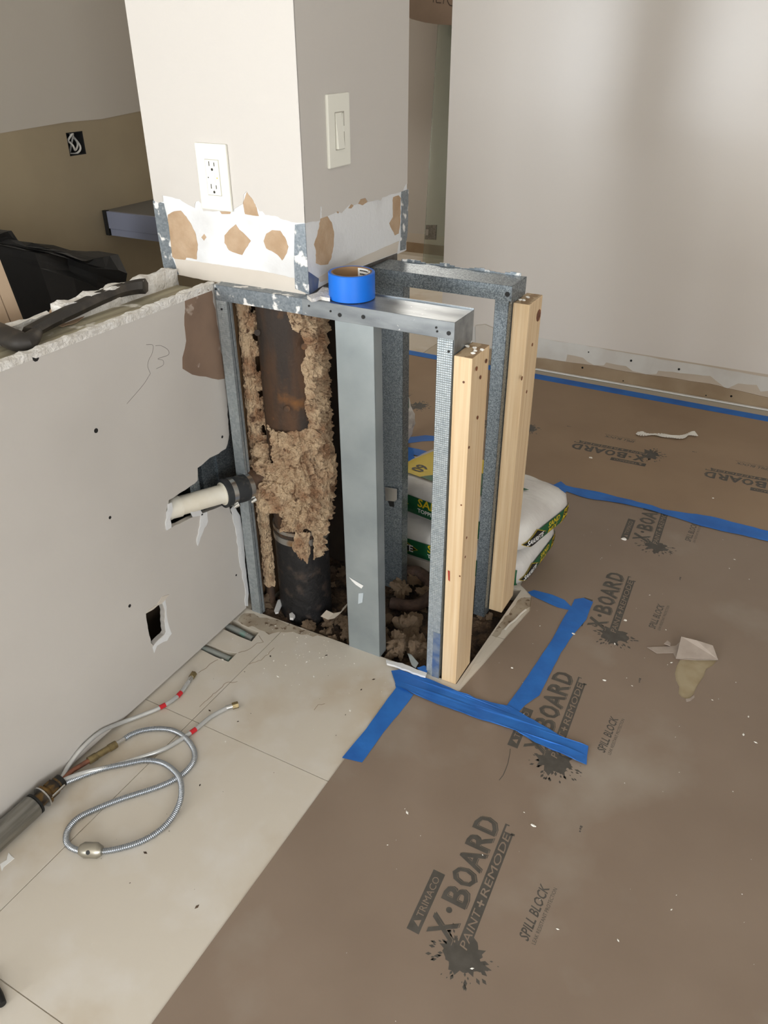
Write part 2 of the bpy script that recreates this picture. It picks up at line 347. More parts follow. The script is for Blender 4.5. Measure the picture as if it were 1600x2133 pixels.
# ================================================================== floor slab and tiles
OP = [(-.47, 0.004), (.150, 0.004), (.158, .44), (-.47, .44)]
k4 = crop(400, 1180, 4.444)
N1 = [fl(*k4(*q)) for q in ((318, 588), (400, 500), (470, 545), (620, 608), (552, 694), (430, 645))]
N2 = [fl(*k4(*q)) for q in ((96, 772), (150, 722), (290, 775), (418, 800), (337, 882), (215, 835))]
N1[0].x = N1[1].x = N2[0].x = N2[1].x = -.4885
flo = struct('floor')
V = lambda P, z: [(p[0], p[1], z) for p in P]
slab('slab', [(-3.8, -7.6, -.2), (3.2, -7.6, -.2), (3.2, YH, -.2), (-3.8, YH, -.2)], (0, 0, 1), .1978, M_grout, flo, holes=[V(OP, -.2), V(N1, -.2), V(N2, -.2)])
GX = [-2.17, -1.56, -.95, -.34, .27, .88, 1.49]; GY = [-1.614, -1.004, -.394, .216, .826, 1.436, 2.046, 2.656, 3.266, 3.876]
g = .0009
def tile(poly): return slab('tile', V(poly, -.0022), (0, 0, 1), .0022, M_tile, flo)
for i in range(len(GX)-1):
    for j in range(len(GY)-1):
        x0, x1, y0, y1 = GX[i]+g, GX[i+1]-g, GY[j]+g, GY[j+1]-g
        if i < 2 and j < 6: continue
        if j >= 6 and i > 2: continue
        if j == 6 and i > 1: continue
        if i == 2 and j in (2, 3): continue
        if i == 2 and j < 2: x0 = -.489
        if (i, j) == (3, 2): tile([(x0, y0), (x1, y0), (x1, y1), (.154, y1), (.150, .004), (x0, .004)]); continue
        if (i, j) == (3, 3): tile([(.154, y0), (x1, y0), (x1, y1), (x0, y1), (x0, .44), (.158, .44)]); continue
        tile([(x0, y0), (x1, y0), (x1, y1), (x0, y1)])
n1 = [(p.x, p.y) for p in N1]; n2 = [(p.x, p.y) for p in N2]
tile([(-.489, GY[2]+g), (GX[3]-g, GY[2]+g), (GX[3]-g, .004), (-.489, .004), (-.489, n1[1][1])]+n1[1:]+[(-.489, n1[0][1]), (-.489, n2[1][1])]+n2[1:]+[(-.489, n2[0][1])])
for nn in (N1, N2):
    cz = sum((p for p in nn), Vector())/6
    d = (nn[3]+nn[4])/2-(nn[0]+nn[1])/2; s0 = (nn[0]+nn[1])/2-d*.6
    cp = thing('copper_pipe', 'patinated copper pipe stub in the floor notch '+('nearest the open pit' if nn is N1 else 'nearest the braided hoses'), 'pipe')
    pp = [s0+d*t+Vector((0, 0, -.008-.010*max(0, t-1))) for t in (0, .5, 1, 1.3, 1.5)]
    tube('tube', smooth_path(pp, 4), .0085, M_patina, cp, 10)
def ribbon(name, pts, wd, n, m, parent, t=.0003):
    b = MB(); n = Vector(n); pts = [Vector(p) for p in pts]
    for a, e in zip(pts, pts[1:]):
        s = (e-a).cross(n).normalized()*wd/2; b.poly([a-s, e-s, e+s, a+s], n, t)
    return b.build(name, m, parent)
for path in ([(620, 640), (660, 700), (600, 710), (540, 760), (430, 800)], [(240, 860), (190, 890), (130, 940), (60, 985)], [(760, 750), (640, 870), (530, 905)],
             [(420, 1065), (320, 1075), (240, 1150), (120, 1250), (70, 1300)], [(1230, 1270), (1170, 1280), (1130, 1330)]):
    ribbon('crack', [fl(*k4(*q), .00005) for q in jag(path, 6, 25, False)], .0012, (0, 0, 1), M_crack, flo)

M_smear = mat('dirt_smear', (180, 169, 152), .95, col2=(146, 130, 110), nscale=16, nlo=.35, nhi=.7, col3=(108, 90, 72), n3=60, lo3=.56, hi3=.66)
for q in ([(986, 1384), (1002, 1345), (1040, 1300), (1078, 1252), (1100, 1244), (1118, 1250), (1098, 1268), (1062, 1300), (1030, 1335), (1000, 1378)], [(508, 1277), (580, 1291), (640, 1312), (690, 1330), (640, 1322), (600, 1318), (560, 1322), (540, 1312), (505, 1300), (495, 1292)]):
    P = [fl(*t, .00005) for t in jag(q, 3.5, 9)]
    for p in P:
        if p.x < .150 and p.y > 0: p.y = min(p.y, .0035)
        if q[0][0] > 900: p.x = max(p.x, .1585)
    slab('dirt_smear', P, (0, 0, 1), .0002, M_smear, flo)

# ================================================================== half wall
hw = struct('wall_half')
z8 = crop(0, 1200, 2.7586); z7 = crop(0, 540, 2.857)
edge = [(470, 790), (474, 845), (478, 905), (470, 935), (430, 960), (412, 975), (412, 1000), (397, 1012), (375, 1027), (352, 1042), (347, 1060), (345, 1085), (346, 1102), (358, 1099), (366, 1094),
        (384, 1086), (396, 1079), (420, 1073), (446, 1060), (466, 1052), (478, 1056), (486, 1080), (496, 1095), (500, 1120), (508, 1145), (506, 1180), (511, 1215)]
E = [onX(*q, XW) for q in jag(edge, 1.5, 9, False)]
out = [Vector((XW, -1.9, .007)), Vector((XW, -.003, .007))]+E[::-1]+[Vector((XW, .018, .885)), Vector((XW, -1.9, .885))]
hole = [onX(*q, XW) for q in jag([z8(*q) for q in ((838, 215), (880, 188), (905, 165), (932, 158), (946, 200), (944, 260), (952, 320), (943, 337), (895, 380), (880, 400), (868, 385), (850, 300))], 1.2, 7)]
slab('front_drywall', out, (-1, 0, 0), .0127, M_half, hw, holes=[hole])
slab('hole_rim', [onX(*q, XW) for q in jag([z8(*q) for q in ((930, 150), (948, 130), (955, 200), (965, 270), (985, 330), (960, 370), (900, 400), (885, 440), (876, 410), (895, 382), (945, 338), (953, 320), (945, 260), (948, 200))], 1, 8)], (1, 0, 0), .0009, M_gyp, hw)
slab('hole_flap', [onX(*q, XW) for q in [z8(*q) for q in ((836, 215), (860, 190), (905, 160), (930, 118), (970, 105), (948, 135), (925, 160), (905, 168), (880, 190))]], (1, 0, 0), .0012, M_strip, hw)
slab('torn_face_patch', [onX(*q, XW) for q in jag([(385, 622), (440, 600), (455, 690), (470, 788), (455, 791), (400, 780), (380, 768), (380, 745), (388, 710), (384, 660)], 1.5, 14)], (1, 0, 0), .0004, M_kraftdk, hw)
rag = [(488, 1052), (500, 1075), (506, 1110), (508, 1145), (511, 1180), (516, 1225), (516, 1262), (511, 1262), (508, 1215), (500, 1180), (496, 1140), (490, 1100), (480, 1060)]
slab('torn_edge', [onX(*q, XW) for q in jag(rag, 1.5, 10)], (1, 0, 0), .0012, M_gyp, hw)
for q in ([(418, 1070), (430, 1065), (432, 1085), (424, 1100), (411, 1136), (409, 1128), (416, 1095)], [(344, 1088), (349, 1050), (356, 1046), (358, 1062), (353, 1080), (356, 1098), (346, 1104)], [(395, 1065), (415, 1060), (422, 1072), (400, 1076)]):
    slab('paper_shred', [onX(*p, XW) for p in jag(q, 1, 8)], (1, -.2, 0), .003, M_gyp, hw)
for q, r in (((200, 897), .005), ((229, 1078), .0035), ((74, 745), .007), ((463, 910), .0035), ((270, 1262), .004), ((492, 1198), .003)):
    b = MB(); disc(b, onX(*q, XW), (1, 0, 0), r, .0005, 9); b.build('screw_hole', M_screw, hw)
for st in ([(870, 508), (910, 512), (905, 560), (885, 600), (880, 640), (895, 680)], [(925, 515), (960, 515), (1000, 540), (1000, 570), (940, 592), (970, 602), (970, 630), (930, 652)], [(895, 680), (850, 750), (755, 860)]):
    ribbon('pencil_mark', smooth_path([onX(*z7(*q), XW) for q in st], 5), .0008, (1, 0, 0), M_pencil, hw, .0003)
def lumpy(name, x0, x1, y0, y1, z0, z1, nx, ny, nz, amp, sc, m, parent, seed=0, top_only=False):
    bm = bmesh.new(); bmesh.ops.create_cube(bm, size=1)
    for v in bm.verts: v.co = Vector(((x0 if v.co.x < 0 else x1), (y0 if v.co.y < 0 else y1), (z0 if v.co.z < 0 else z1)))
    for ax, n in ((0, nx), (1, ny), (2, nz)):
        lo = (x0, y0, z0)[ax]; hi = (x1, y1, z1)[ax]
        for i in range(1, n):
            nm = Vector((0, 0, 0)); nm[ax] = 1; co = Vector((0, 0, 0)); co[ax] = lo+(hi-lo)*i/n
            bmesh.ops.bisect_plane(bm, geom=bm.verts[:]+bm.edges[:]+bm.faces[:], plane_co=co, plane_no=nm)
    for v in bm.verts:
        d = Vector((fbm(v.co+Vector((seed, 0, 0)), sc), fbm(v.co+Vector((0, seed+5, 0)), sc), fbm(v.co+Vector((0, 0, seed+9)), sc)))*amp
        if top_only: d *= max(0, min(1, (v.co.z-z0)/(z1-z0)))
        v.co += d
    me = bpy.data.meshes.new(name); bm.to_mesh(me); bm.free(); me.materials.append(m)
    return link(bpy.data.objects.new(name, me), parent)
lumpy('broken_top_edge', XW-.016, XW+.0005, -1.9, -.16, .876, .8895, 3, 190, 3, .0028, 60, M_gypcore, hw, 1, True)
lumpy('broken_top_edge', XW-.016, XW+.0005, -.157, .018, .877, .892, 3, 22, 3, .0028, 60, M_gypcore, hw, 3, True)
box('top_plate', -.600, XW-.0135, -1.9, .02, .835, .872, M_plate, hw)
box('back_drywall', -.6155, -.601, -1.9, .026, 0, .872, mat('back_paper_shade', (92, 76, 60), .9), hw)  # brown backing paper, darkened to paint in the shade of the wall cavity
b = MB(); b.box(-.535, -.520, -.062, .09, 0, .83); b.box(-.5205, -.516, -.062, -.046, 0, .83); b.box(-.5205, -.516, -.004, .09, 0, .83); b.build('inner_stud', M_galvdk, hw)
lumpy('plaster_edge', -.618, -.590, -.305, .028, .865, .908, 4, 40, 5, .006, 30, M_gypcore, hw, 7, True)
lumpy('plaster_edge', -.618, -.600, -1.9, -.32, .865, .898, 3, 120, 4, .005, 30, M_gypcore, hw, 9, True)
slab('kraft_scrap', [fl(*q, .874) for q in jag([(98, 660), (105, 645), (122, 640), (128, 648), (100, 662)], 1, 8)], (.4, -.3, 1), .001, M_kraft, hw)
slab('kraft_scrap', [fl(*q, .874) for q in jag([(118, 678), (150, 662), (177, 658), (160, 672), (130, 681)], 1, 8)], (0, 0, 1), .001, M_kraft, hw)
for yy in (-.10, -.5, -.95):
    b = MB(); b.box(-.600, -.599, yy-.04, yy, .0, .83); b.box(-.600, XW-.0135, yy-.0012, yy, 0, .83); b.box(XW-.0147, XW-.0135, yy-.034, yy, 0, .83); b.build('inner_stud', M_galvdk, hw)

# pry bar lying on the half wall
tl = thing('pry_bar', 'dark worn steel bar tool lying on top of the half wall', 'hand tool')
def bar(name, pts, W, m, parent, hgt=.6, n=14):
    P = smooth_path(pts, 6); R = []
    for i in range(len(P)):
        t = i/(len(P)-1)*(len(W)-1); k = min(int(t), len(W)-2); R.append(W[k]+(W[k+1]-W[k])*(t-k))
    b = MB(); b.tube(P, R, n, squash=hgt); return b.build(name, m, parent, smooth=True, autos=40)
bar('handle', [fl(*q, z) for q, z in (((60, 694), .892), ((100, 672), .893), ((150, 648), .895), ((205, 622), .897), ((243, 607), .898))], [.0155, .0155, .0165, .0170, .0170], M_tool, tl, .8, 6)
bar('grip_end', [fl(*q, z) for q, z in (((240, 608), .898), ((262, 602), .899), ((288, 597), .901), ((303, 596), .902))], [.0168, .0175, .019, .0195], M_tool, tl, .8, 6)
bar('head', [fl(*q, z) for q, z in (((-40, 678), .894), ((-5, 690), .892), ((30, 708), .892), ((55, 712), .894), ((76, 692), .897))], [.019, .021, .024, .022, .012], M_tool, tl, .75, 12)

# ================================================================== column
cl = struct('wall_column')
XC = -.237; YC = .027; XL = -.6296; YB = .474
b = MB(); b.box(XL+.001, XC-.0012, YC+.0012, YB, H+.001, ZC); b.build('gypsum_core', M_gyp, cl)
z2 = crop(280, 250, 2.5806)
F = lambda L, a=0, s=10: [onY(*q, YC+.0012) for q in (jag([z2(*p) for p in L], a, s) if a else [z2(*p) for p in L])]
G = lambda L, a=0, s=10: [onX(*q, XC-.0012) for q in (jag([z2(*p) for p in L], a, s) if a else [z2(*p) for p in L])]
fe = [(105, 432), (128, 445), (155, 440), (152, 405), (205, 415), (245, 425), (290, 455), (325, 472), (330, 440), (345, 433), (362, 450), (372, 490), (470, 490), (525, 490), (552, 470), (585, 450), (590, 400), (605, 383), (640, 430), (672, 490),
      (690, 490), (706, 510), (758, 515), (800, 535), (862, 550), (919, 553)]
FE = [onY(*q, YC+.0012) for q in jag([z2(*p) for p in fe], .8, 6, False)]
slab('front_paint', [Vector((XL, YC+.0012, ZC)), Vector((XL, YC+.0012, FE[0].z))]+FE[1:-1]+[Vector((XC, YC+.0012, FE[-1].z)), Vector((XC, YC+.0012, ZC))], (0, -1, 0), .0012, M_paint, cl)
re_ = [(919, 553), (995, 541), (998, 465), (1004, 465), (1006, 527), (1050, 510), (1090, 490), (1112, 500), (1122, 488), (1160, 450), (1178, 458), (1200, 450), (1214, 425), (1240, 419), (1254, 440), (1310, 428), (1322, 432), (1332, 415), (1400, 395), (1442, 380), (1458, 345)]
RE = [onX(*q, XC-.0012) for q in jag([z2(*p) for p in re_], .8, 6, False)]
slab('side_paint', [Vector((XC-.0012, YC, ZC)), Vector((XC-.0012, YC, RE[0].z))]+RE[1:]+[Vector((XC-.0012, YB, RE[-1].z)), Vector((XC-.0012, YB, ZC))], (1, 0, 0), .0012, M_paint, cl)
for L in ([(180, 510), (215, 490), (250, 487), (280, 520), (310, 570), (330, 610), (342, 670), (335, 750), (280, 740), (265, 765), (230, 760), (205, 735), (190, 680), (185, 600)],
          [(360, 630), (375, 612), (388, 630), (375, 648)],
          [(485, 620), (510, 590), (545, 560), (565, 590), (585, 605), (627, 650), (600, 690), (580, 725), (545, 715), (510, 700), (485, 660)],
          [(695, 650), (710, 610), (740, 592), (785, 595), (815, 640), (828, 680), (820, 715), (795, 755), (770, 725), (740, 705), (710, 690)],
          [(605, 385), (650, 445), (670, 517), (595, 505), (585, 450)], [(460, 490), (520, 490), (515, 505), (470, 505)]):
    slab('torn_patch', F(L, .7, 5), (0, -1, 0), .0006, M_kraft, cl)
for L in ([(1000, 530), (1035, 515), (1060, 550), (1072, 600), (1070, 680), (1055, 750), (1040, 775), (1000, 780), (975, 770), (975, 700), (965, 670), (985, 610)],
          [(1390, 415), (1420, 405), (1432, 420), (1428, 560), (1420, 610), (1400, 620), (1385, 590), (1370, 555), (1390, 520), (1388, 460)],
          [(1200, 450), (1215, 425), (1240, 420), (1252, 440), (1225, 458)], [(1150, 475), (1165, 450), (1178, 460), (1165, 475)], [(1080, 490), (1105, 482), (1095, 503)]):
    slab('torn_patch', G(L, .7, 5), (1, 0, 0), .0006, M_kraft, cl)
slab('bare_strip', F([(215, 745), (280, 752), (480, 782), (700, 815), (862, 850), (866, 908), (920, 926), (926, 956), (870, 962), (700, 925), (480, 880), (236, 832)], .6, 10), (0, -1, 0), .0008, M_strip, cl)
slab('bare_strip', G([(985, 850), (1060, 800), (1140, 775), (1250, 725), (1422, 650), (1412, 712), (1150, 812), (1000, 872)], .6, 10), (1, 0, 0), .0008, M_strip, cl)
slab('corner_bead', F([(100, 432), (158, 447), (185, 560), (205, 740), (242, 832), (158, 790), (125, 600)]), (0, -1, 0), .0010, M_galvpl, cl)
slab('corner_bead', F([(865, 562), (919, 556), (927, 700), (942, 937), (866, 905), (860, 760), (862, 650)]), (0, -1, 0), .0014, M_galvpl, cl)
slab('corner_bead', G([(935, 815), (990, 852), (985, 905), (960, 925), (940, 938)]), (1, 0, 0), .0010, mat('blue_tinted_steel', (96, 112, 150), .5, .4, col2=(120, 130, 152), nscale=40), cl)
slab('corner_bead', G([(1435, 385), (1472, 372), (1466, 600), (1456, 695), (1428, 702), (1432, 610)], .6, 8), (1, 0, 0), .0014, M_galvpl, cl)
b = MB(); b.box(XL+.0005, XC-.004, YC+.004, YB-.002, H-.0005, H+.001); b.build('bottom_track', M_galvdk, cl)
tr = G([(940, 938), (985, 905), (1150, 815), (1412, 715), (1412, 770), (1300, 795), (1000, 935)])
slab('track_flange', tr, (1, 0, 0), .0006, mat('dull_dark_steel', (84, 80, 76), .5, .5, col2=(112, 108, 104), nscale=30), cl)

# outlet and switch
ot = thing('outlet', 'white ground-fault outlet with cover plate on the column front', 'outlet')
ox0, ox1, oz0, oz1 = -.4925, -.4130, 1.043, 1.1705; oy = YC
box('cover_plate', ox0, ox1, oy-.0062, oy+.0005, oz0, oz1, M_white, ot, .0022)
ocx = (ox0+ox1)/2+.001; ocz = (oz0+oz1)/2
M_slot = mat('slot_dark', (40, 38, 36), .7); M_line = mat('plastic_gap', (176, 172, 160), .6)
box('gap_frame', ocx-.0178, ocx+.0178, oy-.0066, oy-.003, ocz-.0345, ocz+.0345, M_line, ot)
fc = box('receptacle_face', ocx-.0168, ocx+.0168, oy-.0078, oy-.003, ocz-.0335, ocz+.0335, M_white, ot, .0008)
for s in (1, -1):
    cz = ocz+s*.0215
    for dx, h in ((-.0064, .0088), (.0064, .0072)): box('slot', ocx+dx-.0009, ocx+dx+.0009, oy-.0081, oy-.0074, cz+.0005, cz+.0005+h, M_slot, fc)
    b = MB(); disc(b, (ocx, oy-.0074, cz-.0058), (0, -1, 0), .0027, .0007, 10); b.build('ground_hole', M_slot, fc)
for dz, in ((.0052,), (-.0052,)):
    bt = box('test_button', ocx-.0075, ocx+.0058, oy-.0088, oy-.007, ocz+dz-.0038, ocz+dz+.0038, M_white, fc, .0005)
b = MB(); disc(b, (ocx-.0115, oy-.0077, ocz), (0, -1, 0), .0012, .0006, 8); b.build('indicator_hole', M_slot, fc)
b = MB(); disc(b, (ocx+.0110, oy-.0077, ocz), (0, -1, 0), .0014, .0006, 8); b.build('indicator_lens', M_yel, fc)
sw = thing('light_switch', 'white rocker light switch on the shaded right side of the column', 'light switch')
y0, y1, zz0, zz1 = .117, .2005, 1.1245, 1.2575
box('cover_plate', XC-.0005, XC+.0065, y0, y1, zz0, zz1, M_white, sw, .0022)
yc_, zc_ = (y0+y1)/2, (zz0+zz1)/2
box('gap_frame', XC+.004, XC+.0068, yc_-.018, yc_+.018, zc_-.0345, zc_+.0345, M_line, sw)
b = MB(); h = .0325; q = .0155
b.add([(XC+.006, yc_-q, zc_-h), (XC+.006, yc_+q*.55, zc_-h), (XC+.006, yc_+q*.55, zc_+h), (XC+.006, yc_-q, zc_+h), (XC+.0128, yc_-q, zc_-h), (XC+.0128, yc_+q*.55, zc_-h), (XC+.0072, yc_+q*.55, zc_+h), (XC+.0072, yc_-q, zc_+h)],
      [(0, 3, 2, 1), (4, 5, 6, 7), (0, 1, 5, 4), (1, 2, 6, 5), (2, 3, 7, 6), (3, 0, 4, 7)]); b.build('rocker', M_white, sw, bevel=.0008)
box('dimmer_slide', XC+.0068, XC+.0078, yc_+.0105, yc_+.0135, zc_-.031, zc_+.031, M_white, sw)
box('dimmer_knob', XC+.0070, XC+.0100, yc_+.0100, yc_+.0142, zc_-.002, zc_+.008, M_white, sw, .0005)
ch = thing('drywall_chip', 'grey-beige drywall remnant standing against the far wall band behind the front post', 'drywall scrap')
pz = [onY(*q, YF-.012) for q in ((991, 678), (1010, 676), (1032, 686), (1032, 722), (991, 722))]
slab('board', pz, (0, 1, 0), .009, M_strip, ch)

# ================================================================== steel framing
T = .0013
def stud(name, x0, x1, y0, y1, z0, z1, m, parent, open_='right', lean=0):
    """C stud: open side names the side without web"""
    b = MB(); lip = .008
    if open_ in ('right', 'left'):
        wx = x0 if open_ == 'right' else x1-T; lx = x1-T if open_ == 'right' else x0
        b.box(wx, wx+T, y0, y1, z0, z1); b.box(x0, x1, y0, y0+T, z0, z1); b.box(x0, x1, y1-T, y1, z0, z1)
        b.box(lx, lx+T, y0, y0+lip, z0, z1); b.box(lx, lx+T, y1-lip, y1, z0, z1)
    else:
        wy = y0 if open_ == 'back' else y1-T; ly = y1-T if open_ == 'back' else y0
        b.box(x0, x1, wy, wy+T, z0, z1); b.box(x0, x0+T, y0, y1, z0, z1); b.box(x1-T, x1, y0, y1, z0, z1)
        b.box(x0, x0+lip, ly, ly+T, z0, z1); b.box(x1-lip, x1, ly, ly+T, z0, z1)
    for v in b.v: v.x += lean*(1-(v.z-z0)/(z1-z0))
    return b.build(name, m, parent, bevel=.0005)
def track(name, x0, x1, y0, y1, m, parent, ztop=H, leg=.032, end=.06):
    b = MB(); b.box(x0, x1, y0, y1, ztop-T, ztop); b.box(x0, x1, y0, y0+T, ztop-leg, ztop); b.box(x0, x1, y1-T, y1, ztop-leg, ztop)
    b.box(x1-T, x1, y0+.001, y1-.001, ztop-end, ztop)
    return b.build(name, m, parent, bevel=.0006)
def screw(p, n, parent, r=.0042):
    b = MB(); disc(b, p, n, r, .0016, 10); disc(b, Vector(p)+Vector(n)*.0016, n, r*.45, .0008, 6); return b.build('screw', M_screw, parent)
ff = thing('steel_stud_frame', 'front steel stud frame with the blue tape roll standing on its top track', 'metal frame', loc=(0, 0, 0))
b = MB(); b.box(-.466, -.236, 0, .092, H-T, H); b.box(-.466, -.236, 0, T, H-.034, H); b.build('top_track_end', M_galvpl, ff, bevel=.0006)
track('top_track', -.237, .106, -.0006, .0925, M_track, ff, H, .0345, .062)
b = MB(); b.box(-.237, .106, .0905, .0925, H, H+.003); b.build('track_rim', M_track, ff)
M_dim = mat('dimpled_steel', (160, 169, 174), .45, .55, col2=(178, 186, 190), nscale=170, nlo=.2, nhi=.8, kind='voronoi')
def knurl(m):
    nt = m.node_tree; N = nt.nodes; L = nt.links; bs = N['Principled BSDF']; tc = N.new('ShaderNodeTexCoord')
    mp = N.new('ShaderNodeMapping'); mp.inputs['Scale'].default_value = (1, 0, 1); L.new(tc.outputs['Object'], mp.inputs[0])
    v = N.new('ShaderNodeTexVoronoi'); v.inputs['Scale'].default_value = 210; v.inputs['Randomness'].default_value = 0; L.new(mp.outputs[0], v.inputs['Vector'])
    bp = N.new('ShaderNodeBump'); bp.inputs['Strength'].default_value = .5; bp.inputs['Distance'].default_value = .002; bp.invert = True
    L.new(v.outputs['Distance'], bp.inputs['Height']); L.new(bp.outputs[0], bs.inputs['Normal'])
knurl(M_dim)
stud('stud', -.466, -.436, .001, .020, -.003, H-T, M_dim, ff, 'right', .004)
stud('stud', -.1605, -.0695, .0012, .034, -.002, H-T, M_galvsm, ff, 'back', .008)
stud('stud', .070, .1035, .0012, .0905, -.002, H-T, M_dim, ff, 'left', -.001)
box('corner_stud_flange', .085, .1035, .0004, .0011, .0, .14, mat('blue_stained_steel', (92, 118, 160), .5, .5, col2=(140, 152, 168), nscale=30, nlo=.4, nhi=.6), ff)
for q in ((708, 656), (757, 660), (935, 694)): screw(onY(*q, -.0006), (0, -1, 0), ff)
for q in ((644, 637), (689, 648), (909, 682), (911, 690), (450, 602), (462, 644)): screw(onY(*q, -.0006), (0, -1, 0), ff, .0022)
screw(onY(935, 732, .0012), (0, -1, 0), ff, .0025)
b = MB(); b.add([tuple(onY(*q, -.0002)) for q in ((727, 1202), (735, 1207), (745, 1213), (757, 1220), (753, 1226), (741, 1218), (733, 1210))], [tuple(range(7))]); b.build('paint_smear', M_whitep, ff)
b = MB(); b.add([tuple(onY(*q, -.0002)) for q in ((747, 1236), (757, 1235), (755, 1255), (746, 1258))], [tuple(range(4))]); b.build('paint_smear', mat('pale_smear', (190, 200, 205), .7), ff)

fb = thing('steel_stud_frame', 'rear steel stud frame joined to the column side, without a tape roll', 'metal frame')
track('top_track', -.2355, .113, .285, .377, M_galvdk, fb, H, .033, .039)
b = MB()
nn = 24
for i in range(nn):                                   # bent rear rim and mortar crumbs on the track top
    x0 = -.2+i*.3/nn; b.box(x0, x0+.3/nn, .374, .377, H-.003, H+.003+.003*math.sin(i*.9)+random.uniform(0, .002))
b.build('bent_rim', M_galvpl, fb)
stud('stud', -.235, -.150, .287, .320, -.01, H-T, M_galvdk, fb, 'back', .004)
stud('stud', .0755, .1075, .287, .376, -.01, H-T, M_galvdk, fb, 'left', .000)
b = MB(); disc(b, onY(1057, 613, .285), (0, -1, 0), .0055, .001, 12); b.build('screw', M_screw, fb)
b = MB(); b.add([tuple(onY(*q, .2795)) for q in ((803, 1014), (828, 1018), (828, 1040), (823, 1044), (804, 1042))], [(0, 1, 2, 3, 4)]); b.v = b.v
p = [onY(*q, .283) for q in ((803, 1014), (828, 1018), (828, 1040), (823, 1044), (804, 1042))]
slab('punched_tab', p, (0, -1, .2), .003, M_steel, fb)
slab('punched_slot', [onY(*q, .2868) for q in ((808, 1040), (821, 1042), (821, 1056), (812, 1054))], (0, -1, 0), .0012, M_black, fb)
# chase boards
box_ = thing('chase_panel', 'brown backing board lining the left side of the open pipe chase', 'board')
box('board', -.4705, -.4665, .022, .36, -.02, H-.036, mat('brown_board', (120, 92, 62), .85, col2=(92, 70, 48), nscale=9, stretch=(3, 3, .5)), box_)
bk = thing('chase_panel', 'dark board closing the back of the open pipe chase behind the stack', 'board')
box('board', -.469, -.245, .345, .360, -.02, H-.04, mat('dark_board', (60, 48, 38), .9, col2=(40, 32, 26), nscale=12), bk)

# timber posts
def post(label, x, y, z0, z1, knots, dx=0, dxt=0):
    t = thing('timber_post', label, 'timber post', loc=(0, 0, 0))
    b = MB(); b.box(0, .038, 0, .089, z0, z1)
    for v in b.v: v.x += x+(dx if v.z < .4 else dxt); v.y += y
    b.m = [1 if i in (0, 1) else 0 for i in range(6)]
    o = b.build('post_body', [M_pine, M_pineend], t, bevel=.0015)
    for (px, py, r, face) in knots:
        bb = MB()
        if face == 'r': disc(bb, onX(px, py, x+.0381+(dx+dxt)/2), (1, 0, 0), r, .0006, 10)
        else: disc(bb, onY(px, py, y-.0001), (0, -1, 0), r, .0006, 8)
        bb.build('knot' if r > .006 else 'nail_hole', M_knot, o)
    return t
pf = post('nearer pine timber post beside the front steel frame', .1085, .0005, .0, .829,
     [(993, 768, .0045, 'r'), (1001, 786, .004, 'r'), (1013, 752, .0045, 'r'), (995, 870, .004, 'r'), (977, 932, .003, 'r'), (969, 1160, .003, 'r'), (972, 1120, .003, 'r'), (966, 796, .0025, 'f'), (961, 1052, .002, 'f'), (958, 1200, .002, 'f')], dx=.0025, dxt=-.002)
slab('red_mark', [onY(*q, -.0008) for q in ((933, 1188), (937, 1190), (937, 1211), (934, 1208))], (0, -1, 0), .0004, M_red2, pf)
pb = post('farther pine timber post with a large knot beside the cement bags', .1105, .312, .003, .851,
     [(1122, 657, .014, 'r'), (1087, 788, .005, 'r'), (1097, 816, .004, 'r'), (1109, 718, .004, 'r')], dx=-.001, dxt=-.002)
for pt, lst in ((pf, ((974, 720), (989, 723), (990, 729), (1004, 727), (985, 734))), (pb, ((1100, 618), (1084, 623), (1091, 624)))):
    for i, q in enumerate(lst):
        s = thing('plaster_crumb', 'white plaster crumb on top of the '+('nearer' if pt is pf else 'farther')+' timber post', 'plaster crumb', 'plaster crumbs on the '+('nearer' if pt is pf else 'farther')+' post')
        p = fl(*q, .8325 if pt is pf else .8545)
        lump('crumb', (p.x, p.y, p.z-.0012), .0045, i*1.3, M_scrap, s, 2, .6, squash=(1, .7, .5))

# tape roll on the front track
rl = thing('tape_roll', 'roll of bright blue masking tape standing on the front steel track', 'tape roll')
rc = Vector(((fl(687, 600, H).x+fl(780, 600, H).x)/2, .046, H)); rc = fl(734, 634, H); _d = Vector((rc.x-CAM.x, rc.y-CAM.y, 0)).normalized(); rc = rc+_d*.0475
b = MB(); R0, R1, hh, n = .0475, .0385, .052, 48
prof = [(R1, 0), (R0-.001, 0), (R0, .001), (R0, hh-.001), (R0-.001, hh), (R1+.003, hh), (R1, hh)]
vs = []; fs = []
for i in range(n):
    th = 2*math.pi*i/n
    vs += [(rc.x+r*math.cos(th), rc.y+r*math.sin(th), H+.0012+z) for r, z in prof]
K = len(prof); mm = []
for i in range(n):
    for k in range(K): fs.append((i*K+k, ((i+1) % n)*K+k, ((i+1) % n)*K+(k+1) % K, i*K+(k+1) % K)); mm.append(1 if k >= K-2 else 0)
b.v = [Vector(v) for v in vs]; b.f = fs; b.m = mm; b.build('tape', [M_taperoll, M_card], rl, smooth=True, autos=40)
b = MB()                                               # white printed liner inside the core
for a0, a1, mi in ((.35, .95, 0), (1.0, 1.75, 0)):
    st = 8
    for i in range(st):
        t0 = a0+(a1-a0)*i/st; t1 = a0+(a1-a0)*(i+1)/st; r = R1-.0004
        b.add([(rc.x+r*math.cos(t), rc.y+r*math.sin(t), H+.0012+z) for t, z in ((t0, .012), (t1, .012), (t1, .05), (t0, .05))], [(0, 1, 2, 3)], 0)
